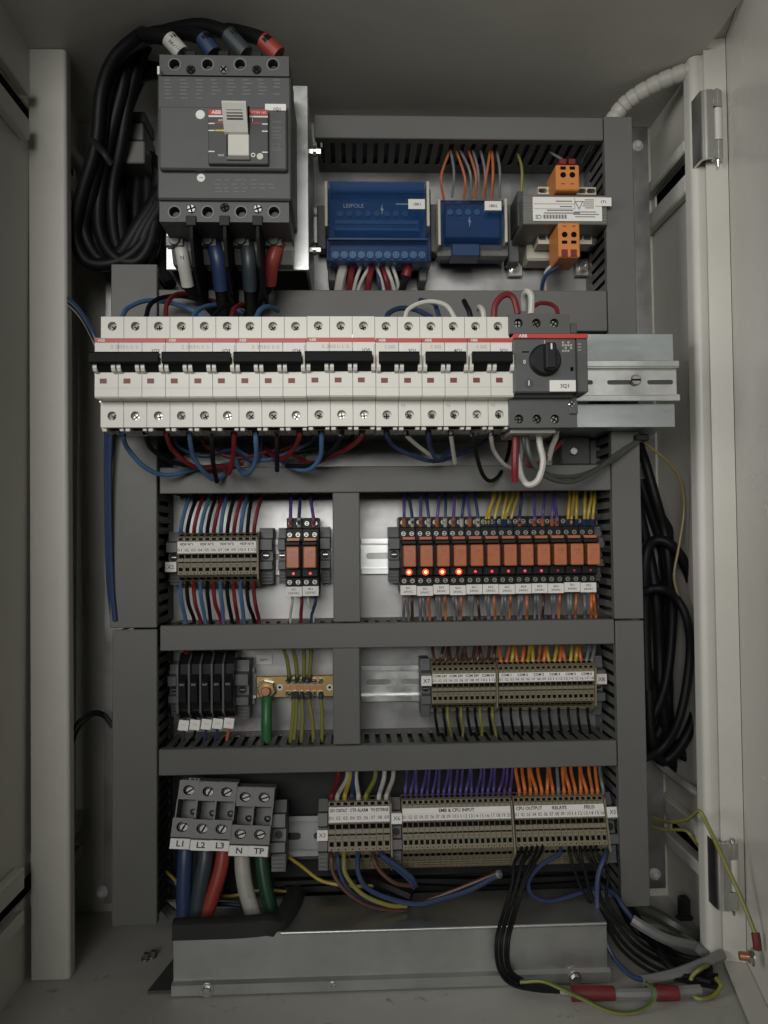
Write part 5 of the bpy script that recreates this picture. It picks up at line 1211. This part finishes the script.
# ---- breaker row, upper side
Yu = -0.140
up = [('light_blue', [(122, 318), (128, 308), (148, 300.5), (175, 304), (193, 311), (205, 318)], 'left end'),
      ('black', [(146, 318), (150, 305), (161, 298), (180, 296), (200, 300)], 'second position'), ('red', [(165.5, 318), (167, 304), (175, 295), (190, 294), (210, 300), (228, 306)], 'third position'),
      ('light_blue', [(192, 318), (200, 309), (214, 305), (232, 307), (245, 314)], 'fourth position'), ('black', [(212, 318), (222, 308), (236, 304.5), (250, 309)], 'fifth position'),
      ('red', [(231, 318), (235, 308), (243, 304.5), (251, 309), (255, 318)], 'sixth position'), ('light_blue', [(256, 318), (261, 309), (270, 306.5), (278, 311)], 'seventh position')]
for c, p, wh in up: wire('%s wire arching above the three-pole breakers, %s from the left' % (cname(c), wh) if 'end' not in wh else 'light blue wire arching above the breakers at their left end', c, [(x, y, Yu + .018*min(i, 3)) for i, (x, y) in enumerate(p)], 0.0020)
wire('blue wire arching low above the first two-pole breaker', 'blue', [(386, 319, Yu), (389, 313, Yu+.01), (399, 308.5, Yu+.02), (415, 309.5, Yu+.03), (432, 318, Yu+.03)], 0.0022)
wire('white wire arching above two neighbouring two-pole breakers', 'white', [(405, 319, Yu), (408, 310, Yu), (419, 303.5, Yu), (433, 301.5, Yu), (447, 306, Yu), (455, 318, Yu)], 0.0019)
wire('blue wire behind the white arch above the breakers', 'blue', [(440, 320, Yu), (437, 310, Yu+.01), (433, 303, Yu+.03), (420, 300, Yu+.05)], 0.0020)
wire('short black wire stub above the rightmost two-pole breaker', 'black', [(471, 319, Yu), (469, 311, Yu), (466, 305, Yu+.006), (464, 301, Yu+.012)], 0.0022)
wire('short white wire stub above the rightmost two-pole breaker', 'white', [(484, 319, Yu), (483, 311, Yu), (480, 307, Yu+.008), (477, 309, Yu+.018)], 0.0022)
wire('thick red wire arching into the motor switch from the left', 'red', [(494, 319, Yu), (495, 306, Yu), (501, 297, Yu), (508, 294.5, Yu), (514, 299, Yu), (518, 314, Yu)], 0.0026)
wire('white wire with a tight loop above the motor switch', 'white', [(531, 314, Yu), (531.5, 304, Yu), (531, 295, Yu), (527, 291.5, Yu+.004), (524, 297, Yu+.012), (524, 310, Yu+.02)], 0.0026)
wire('red wire curving right above the motor switch', 'red', [(534, 306, Yu+.02), (541, 303, Yu+.02), (550, 304, Yu+.014), (556, 308, Yu+.006), (558, 315, Yu)], 0.0018)
# ---- breaker row, lower side
Yd = -0.136
lo = [('light_blue', [(122, 428), (123, 436), (128, 449), (146, 468), (168, 475), (200, 468), (235, 462), (250, 441)], 'far left, sweeping widest under the breakers'), ('black', [(145, 428), (146, 436), (152, 449), (172, 462), (200, 467), (224, 466)], 'second, under the leftmost breaker'),
      ('red', [(166, 428), (167, 437), (173, 450), (189, 464), (206, 468), (243, 464)], 'third, under the leftmost breaker'), ('light_blue', [(189, 428), (190, 440), (194, 457), (205, 473), (217, 480), (228, 470), (248, 442)], 'fourth, dipping to a point'),
      ('black', [(212, 428), (212, 445), (213.5, 466), (217, 482)], 'fifth, hanging straight down'), ('red', [(234, 428), (234, 440), (233, 457), (229, 473), (224, 468)], 'sixth, hooked at its end'),
      ('light_blue', [(255, 428), (256, 442), (256, 460), (249, 473), (240, 470), (232, 448)], 'seventh, bent back to the left'), ('black', [(277, 428), (277, 445), (277, 471)], 'eighth, hanging straight down'),
      ('red', [(300, 428), (299.5, 437), (295, 447), (284, 458), (272, 455), (260, 442)], 'ninth, curving left'), ('light_blue', [(321, 428), (321.5, 440), (320, 458), (307, 470), (285, 464), (262, 440)], 'tenth, curving left'),
      ('black', [(342, 428), (341, 437), (331, 452), (311, 465), (286, 466)], 'eleventh, curving left'), ('red', [(363, 428), (361, 437), (350, 447), (330, 457), (309, 463), (284, 448)], 'twelfth, curving left'),
      ('blue', [(386, 428), (387, 436), (395, 447), (416, 457), (439, 461), (470, 450), (497, 434)], 'thirteenth, sweeping right'), ('white', [(405, 428), (406, 435), (418, 446), (433, 457)], 'fourteenth, slanting right'),
      ('blue', [(428, 428), (428.5, 437), (431, 449), (438, 461), (447, 452), (452, 436)], 'fifteenth, in a narrow V'), ('white', [(450, 428), (451, 436), (453, 450), (455, 463)], 'sixteenth, short'),
      ('black', [(472, 428), (474, 440), (477, 457), (483, 475), (491, 481), (500, 474), (508, 455), (511, 436)], 'seventeenth, in a deep loop'), ('white', [(490, 428), (491, 437), (494, 451), (505, 465), (519, 470)], 'eighteenth, curving right')]
for k, (c, p, wh) in enumerate(lo):
    n_ = len(p)
    w_ = wire('%s wire below the breakers, %s' % (cname(c), wh), c, [(x, y, Yd + .016*max(0, i-1) + (.004 if k % 2 else 0)) for i, (x, y) in enumerate(p)], 0.0020 if k < 12 else 0.0018, ferrules=((0, 0.0075, black if c != 'black' else 'grey', 0.0026),))
wire('thick red wire hanging from the motor switch', 'red', [(516, 429, Yd), (515.5, 445, Yd), (515, 465, Yd), (515, 482, Yd+.004)], 0.0030)
wire('upper grey-green wire from the motor switch to the right duct', 'grey_green', [(523, 429, Yd), (525, 445, Yd), (532, 464, Yd+.008), (550, 475, Yd+.02), (578, 476, Yd+.035), (606, 464, Yd+.05), (641, 439, -.075)], 0.0021)
wire('lower grey-green wire from the motor switch to the right duct', 'grey_green', [(526, 429, Yd), (530, 455, Yd-.003), (544, 475, Yd+.004), (570, 482, Yd+.018), (596, 470, Yd+.04), (620, 452, Yd+.055), (641, 439, -.074)], 0.0021)
wire('white wire looping back under the motor switch', 'white', [(538, 429, Yd), (540, 445, Yd), (543, 462, Yd), (538, 480, Yd), (528, 484.5, Yd+.004), (521, 475, Yd+.01), (518, 455, Yd+.016)], 0.0026)
wire('thin red wire slanting under the motor switch', 'red', [(527, 440, Yd+.02), (526, 462, Yd+.02), (534, 466, Yd+.02), (548, 456, Yd+.02), (562, 441, Yd+.014)], 0.0018)
wire('white wire stub bent left under the motor switch', 'white', [(557, 428, Yd), (556, 437, Yd+.004), (552, 447, Yd+.012), (549, 459, Yd+.022)], 0.0023)
wire('grey wire hanging between red and white under the motor switch', 'grey', [(520, 430, Yd+.01), (522, 450, Yd+.012), (519, 470, Yd+.016)], 0.0018)
d = Dev('terminal_box', 'dark grey box with a bolt half hidden under the motor switch', 'terminal box', 576, 465, -0.002)
d.bx('body', 561, 590, 436, 464.5, -0.035, -0.003, mccb_d, 0.001); d.bx('side_wing', 590, 602, 438, 464.5, -0.020, -0.003, clamp_m, 0.001); d.disc('bolt', 574, 451, -0.037, 0.0042, 0.003, steel, bev=.001)
# ---- main cables into and out of the large breaker
Ym = -0.121
for k, (c, sl, p, r, ls) in enumerate((('black', 'white', [(180, 240), (183, 260), (188, 286), (200, 296), (214, 312), (226, 325)], .0048, .052), ('black', 'blue', [(213, 242), (218, 262), (221, 290), (224, 315)], .0058, .034), ('black', 'slate', [(247, 244), (249, 265), (250, 290), (251, 318)], .0056, .030), ('black', 'pale_red', [(279, 242), (272, 262), (269, 284), (258, 300), (248, 318)], .0054, .040))):
    nm = ('white', 'blue', 'black', 'red')[k]
    w_ = wire('thick black cable with %s sleeve below the large charcoal breaker' % nm, c, [(x, y, Ym + .012*max(0, i-1)) for i, (x, y) in enumerate(p)], r*.92, name='cable', cat='cable', n=12)
    q = [P(x, y, Ym + .012*max(0, i-1)) - w_.location for i, (x, y) in enumerate(p)][:3]
    s_ = MB().tube(q, r*1.12, n=14).build('sleeve', wm(sl), w_, True)
    if nm == 'white':
        for j in range(6): 
            z = j/6; a = q[1].lerp(q[2], z); text('NOTIL'[j % 5], 0.0042, (a.x+.0005, a.y - r*1.12-.0003, a.z), ink, w_)
Yq = -0.135
for k, (nm, sl, a, b, dy) in enumerate((('white', 'white', (182.5, 54), (169, 39), 0), ('blue', 'blue', (214, 54), (203, 38), -1), ('black', 'slate', (246, 54), (228, 34), -3), ('red', 'pale_red', (279, 55), (263, 40), 1))):
    run = [a, ((a[0]+b[0])/2, (a[1]+b[1])/2), b]
    tail = [(b[0]-22, b[1]-4-k), (140+k*9, 36-k*1.2), (112+k*10+jit(4), 58-k*4), (100+k*9+jit(4), 92), (93+k*8.5+jit(4), 145), (84+k*9+jit(5), 195), (76+k*12+jit(4), 235+jit(5)), (88+k*13, 258+jit(4)), (118+k*9, 262), (142+k*4, 244), (160, 205), (185, 180)]
    if k > 1: tail = [(b[0]-26, b[1]-8), (b[0]-60, 33-k), ] + tail[1:]
    pts = [(x, y, Yq) for x, y in run] + [(x, y, Yq + .010 + min(i*.012, .075) + (k % 2)*.006) for i, (x, y) in enumerate(tail)]
    w_ = wire('thick black cable with %s sleeve arching out above the large breaker' % nm, 'black', pts, .0060, name='cable', cat='cable', n=12)
    MB().tube([P(x, y, Yq) - w_.location for x, y in run], .0068, n=14).build('sleeve', wm(sl), w_, True)
    if nm == 'white': text('NOTIL', 0.0042, P(175, 45, Yq-.0066) - w_.location, ink, w_, tilt=R(38))
for k in range(3): wire('%s inner black cable of the bundle left of the large breaker' % ORD[k], 'black', [(185, 60+k*6, -.05), (150-k*5, 62+k*6, -.06), (128-k*6, 100, -.05), (116-k*4, 150, -.045), (104-k*3+k*10, 200, -.04), (98+k*13, 245, -.04), (118+k*9, 256, -.045), (140+k*5, 225, -.05), (170+k*4, 180, -.045)], .0075, name='cable', cat='cable', n=10)
o = MB().tube([P(92, 140, -.095), P(103, 152, -.108), P(112, 165, -.105)], .0028, n=8).build('cable_tie', black, None, True); tag(o, 'black cable tie round the thick black cables at left', 'cable tie')
d = Dev('grey_relay_box', 'small dark grey box hidden among the thick black cables', 'junction box', 128, 163, -0.002)
d.bx('body', 110, 144.5, 140.5, 163, -0.050, -0.003, duct_m, .001); d.bx('lid', 111, 143, 122.5, 140, -0.046, -0.003, duct_m, .001); d.bx('top', 124, 145, 111, 122, -0.035, -0.003, duct_m, .001)
# ---- blue blocks and transformer
for k, (c, a, b, r, lb) in enumerate((('white', (343, 266), (338, 294), .0046, 'thick white cable under the wide blue block'), ('red', (352.5, 264), (349, 292), .0030, 'red wire under the wide blue block, beside the thick white cable'), ('white', (360.5, 265), (353, 293), .0017, 'first thin white wire from the left under the wide blue block'),
     ('white', (369, 265), (357, 293), .0017, 'second thin white wire from the left under the wide blue block'), ('red', (372, 264), (367, 293), .0032, 'red wire in the middle under the wide blue block'), ('blue', (378, 270), (380, 293), .0022, 'blue wire under the wide blue block'),
     ('white', (377, 265), (384.5, 293), .0017, 'third thin white wire from the left under the wide blue block'), ('red', (383, 266), (389, 293), .0022, 'red wire right of the blue one under the wide block'), ('white', (386, 264), (395, 293), .0019, 'fourth thin white wire from the left under the wide blue block'), ('white', (392.5, 264), (400, 293), .0017, 'fifth thin white wire from the left under the wide blue block'))):
    wire(lb, c, [(a[0], a[1]-6, -.036), (a[0], a[1]+2, -.038), ((a[0]*.45+b[0]*.55), (a[1]+b[1])/2, -.040), (b[0], b[1], -.034)], r)
w_ = wire('thick black cable with dark red sleeve under the wide blue block', 'black', [(408, 258, -.036), (407.5, 270, -.040), (404, 282, -.040), (400, 296, -.034)], .0036, name='cable', cat='cable')
MB().tube([P(408, 262, -.037)-w_.location, P(407.5, 270, -.040)-w_.location, P(405.5, 277, -.040)-w_.location], .0048, n=12).build('sleeve', wm('red'), w_, True)
cu = Count()
for a, m_, b, c in (((449, 152), (441, 177), (444, 200), 'copper_orange'), ((450, 148), (454, 172), (452, 198), 'grey'), ((456, 150), (465, 178), (464, 199), 'copper_orange'), ((459, 148), (470, 172), (471, 199), 'grey'), ((468, 149), (476, 176), (474, 199), 'copper_orange'),
                    ((472, 148), (478, 170), (479, 199), 'grey'), ((490, 151), (486, 178), (483, 199), 'copper_orange'), ((480, 148), (485, 172), (484, 199), 'grey'), ((492, 150), (493, 175), (491, 199), 'copper_orange'), ((497, 152), (500, 172), (499, 199), 'grey')):
    wire('%s %s wire from the left above the smaller blue block' % (cu.n(c), cname(c)), c, [(a[0]-1, a[1]-6, -.030), (a[0], a[1], -.044), (m_[0], m_[1], -.050), (b[0], b[1], -.040)], .0013, group='wires above the smaller blue block')
wire('green-yellow wire bent down into the transformer', 'lime', [(515, 150, -.030), (518.5, 156, -.045), (522, 170, -.055), (521.5, 194, -.050)], .0013)
wire('thin grey wire entering the upper orange transformer terminal', 'grey', [(547, 150, -.035), (553, 154, -.05), (560, 158, -.058), (564, 161, -.06)], .0011)
wire('blue wire under the lower orange transformer terminal', 'blue', [(565.5, 252, -.066), (565, 260, -.066), (557, 267, -.060), (546, 275, -.050), (542, 286, -.042), (542, 295, -.036)], .0018)
wire('white wire under the lower orange transformer terminal', 'white', [(574, 252, -.066), (573.5, 259, -.066), (567, 264, -.062), (554, 265, -.056), (546, 272, -.048), (545, 284, -.040), (546, 295, -.034)], .0016)
# ---- earth bar
for k, (a, b, c) in enumerate(((284, 289, 0), (293, 297, 0), (303.5, 304, 0), (311, 309.5, 0))):
    wire('%s green-yellow wire from the left above the brass earth bar' % ORD[k], 'lime', [(a-1, 640, -.030), (a, 649, -.032), ((a+b)/2+.6, 660, -.030), (b, 674, -.026), (b, 681, -.021)], .0018, group='wires above the earth bar', ferrules=((1, 0.007, 'slate', .0022),))
for k, (a, b) in enumerate(((293.5, 290.5), (296.5, 294), (302, 301.5), (309, 313.5), (321, 322))):
    wire('%s green-yellow wire from the left below the brass earth bar' % ORD[k], 'lime', [(a, 693, -.021), (a, 700, -.026), ((a+b)/2+.8, 718, -.032), (b, 738, -.034), (b-1, 748, -.032)], .0018, group='wires below the earth bar', ferrules=((0, 0.008, 'slate', .0022),))
wire('thick green cable hanging from the hex nut of the earth bar', 'green', [(267, 697, -.026), (266.8, 706, -.030), (266.5, 722, -.034), (266.8, 742, -.034)], .0050, name='cable', cat='cable', n=14)
for k, (x, c) in enumerate(((184, 'slate'), (195, 'black'), (206, 'blue'), (217, 'blue'), (228.5, 'copper_orange'))):
    wire(('grey', 'black', 'left blue', 'right blue', 'orange-brown')[k] + ' wire under the dark fuse terminals', c, [(x, 716, -.034), (x+.5, 728, -.034), (x-1.5, 739, -.034), (x-2.5, 749, -.032)], .0014)
wire('red wire above the left of the dark fuse terminals', 'red', [(187, 642, -.03), (187, 650, -.034), (186, 660, -.034)], .0028)
# ---- incoming power cables
Yp_ = -0.058
for c, nm, p, r in (('blue', 'blue', [(186, 846), (185, 862), (184, 890), (184, 925)], .0068), ('slate', 'dark grey', [(206, 848), (205, 862), (200, 890), (195, 930)], .0070), ('pale_red', 'red', [(224, 848), (221, 868), (214, 892), (203, 925)], .0064), ('cream', 'white', [(242, 852), (243, 872), (247, 894), (257, 925)], .0070), ('dark_green', 'dark green', [(261, 854), (263, 872), (267, 894), (276, 925)], .0062)):
    w_ = wire('thick %s power cable dropping from the large terminals' % nm, c, [(x, y, Yp_ - .004*i) for i, (x, y) in enumerate(p)], r, name='cable', cat='cable', n=16)
    if c == 'cream':
        for j in range(6):
            q = P(244.6+j*1.5, 876+j*6, Yp_-.012) - w_.location; text('TN35 F'[j], .0034, (q.x, q.y-r*.92, q.z), mcb_g, w_)
for k, (p, c) in enumerate((([(150, 858, -.02), (170, 875, -.03), (188, 893, -.03), (215, 905, -.03)], 'yellow'), ([(152, 872, -.015), (175, 884, -.03), (200, 900, -.03), (240, 905, -.03)], 'blue'), ([(200, 893, -.018), (230, 896, -.02), (262, 890, -.02), (300, 893, -.02)], 'yellow'), ([(195, 905, -.02), (230, 905, -.02), (260, 908, -.02)], 'blue'))):
    wire(('yellow wire behind the blue power cable', 'blue wire behind the dark grey power cable', 'yellow wire crossing behind the white power cable', 'blue wire crossing behind the red power cable')[k], c, p, .0016)
wire('grey cable curving behind the power cables at lower left', 'sheath', [(150, 885, .01), (163, 905, -.01), (180, 920, -.03), (200, 930, -.04)], .005, name='cable', cat='cable')
for k, (a, b, y, Y) in enumerate(((265, 640, 872, .004), (275, 640, 880, -.002), (285, 630, 886, -.006), (290, 620, 864, .010), (180, 330, 800, .012), (200, 420, 822, .018), (330, 640, 848, .02))):
    wire('%s black cable from the top running behind the lowest terminals' % ORD[[4, 5, 6, 3, 0, 1, 2][k]], 'black', [(a, y+4, Y), (a+(b-a)*.3, y+jit(3), Y), (a+(b-a)*.6, y+2+jit(4), Y), (b, y-4, Y)], .0062, name='cable', cat='cable', group='black cables behind the lowest terminals')
# ---- left side
for k, (c, o_, r) in enumerate((('grey', 0, .0012), ('blue', 2.2, .0018), ('black', -2, .0015), ('sheath', -4.5, .0012))):
    wire(('grey', 'blue', 'black', 'pale grey')[k] + ' thin wire curving behind the leftmost breaker', c, [(58, 297-o_, -.07), (70, 302-o_, -.08), (82, 315-o_, -.09), (92, 333-o_, -.10), (100, 352-o_, -.10)], r)
wire('left blue wire running down beside the upper left duct', 'blue', [(107, 425, -.085), (106.5, 470, -.075), (107.5, 530, -.07), (109, 580, -.066), (113.5, 622, -.060)], .0026)
wire('right blue wire running down beside the upper left duct', 'blue', [(111, 425, -.085), (109.5, 470, -.08), (110, 530, -.076), (112, 585, -.073), (115, 621, -.073)], .0022)
wire('upper black wire hooked out from the lower left duct', 'black', [(112, 724, -.05), (104, 714, -.05), (93, 712, -.055), (80, 720, -.06), (72, 733, -.06), (68, 750, -.06)], .0016)
wire('lower black wire hooked out from the lower left duct', 'black', [(112, 728, -.05), (104, 717, -.05), (93, 715, -.055), (82, 724, -.06), (75, 736, -.06), (71, 752, -.06)], .0014)

for k in range(6):  # extra bundle cables, added also to darken the plate showing behind
    wire('%s black cable from the left hanging behind the large breaker' % ORD[k], 'black', [(118+k*9, 118+k*10, -.022), (112+k*9, 165, -.018), (100+k*12, 215, -.02), (104+k*11, 252, -.022), (122+k*8, 268, -.024), (150+k*4, 285, -.03)], .0068, name='cable', cat='cable', n=10, group='black cables hanging behind the large breaker')

for k, (px, py) in enumerate(((145, 958), (152, 955.5))):
    c = Pf(px, py, 0.002); o = MB().cyl((0, 0, -.002), (.2, .1, 1), .0024, .006, 8).cyl((0, 0, -.002), (.2, .1, 1), .0036, .0016, 12).build('loose_screw', screw_mid, None, True); o.location = c
    tag(o, ('left', 'right')[k] + ' of two tiny loose screws on the cabinet floor', 'screw')

ex = [('blue', (178, 446), (205, 456), (232, 450), (258, 462)), ('black', (190, 440), (222, 450), (250, 446), (276, 456)), ('red', (205, 445), (236, 458), (266, 452), (292, 446)), ('light_blue', (236, 448), (262, 460), (290, 452), (312, 440)), ('black', (262, 442), (292, 452), (322, 447), (350, 440))]
for k, (c, *p) in enumerate(ex):
    wire('%s wire lying deep in the tangle below the breakers, %s from the left' % (cname(c), ORD[k]), c, [(p[0][0]-4, 424, -.09)] + [(x, y, -.082+.004*(i % 2)) for i, (x, y) in enumerate(p)] + [(p[-1][0]+3, 424, -.09)], .0018, group='wires deep below the breakers')
for k in range(4):
    wire('%s black cable from the left tangled in the lower right corner' % ORD[k], 'black', [P(606+k*4, 880+k*3, -.03), P(618+k*6, 900+k*5, -.045), Pf(634+k*9, 925+k*9+jit(4), .012), Pf(656+k*8, 945+k*10+jit(5), .006), Pf(682+k*5, 955+k*9+jit(5), .006), Pf(712, 962+k*7, .008)], .0030, name='cable', cat='cable', world=True, group='black cables tangled in the lower right corner')
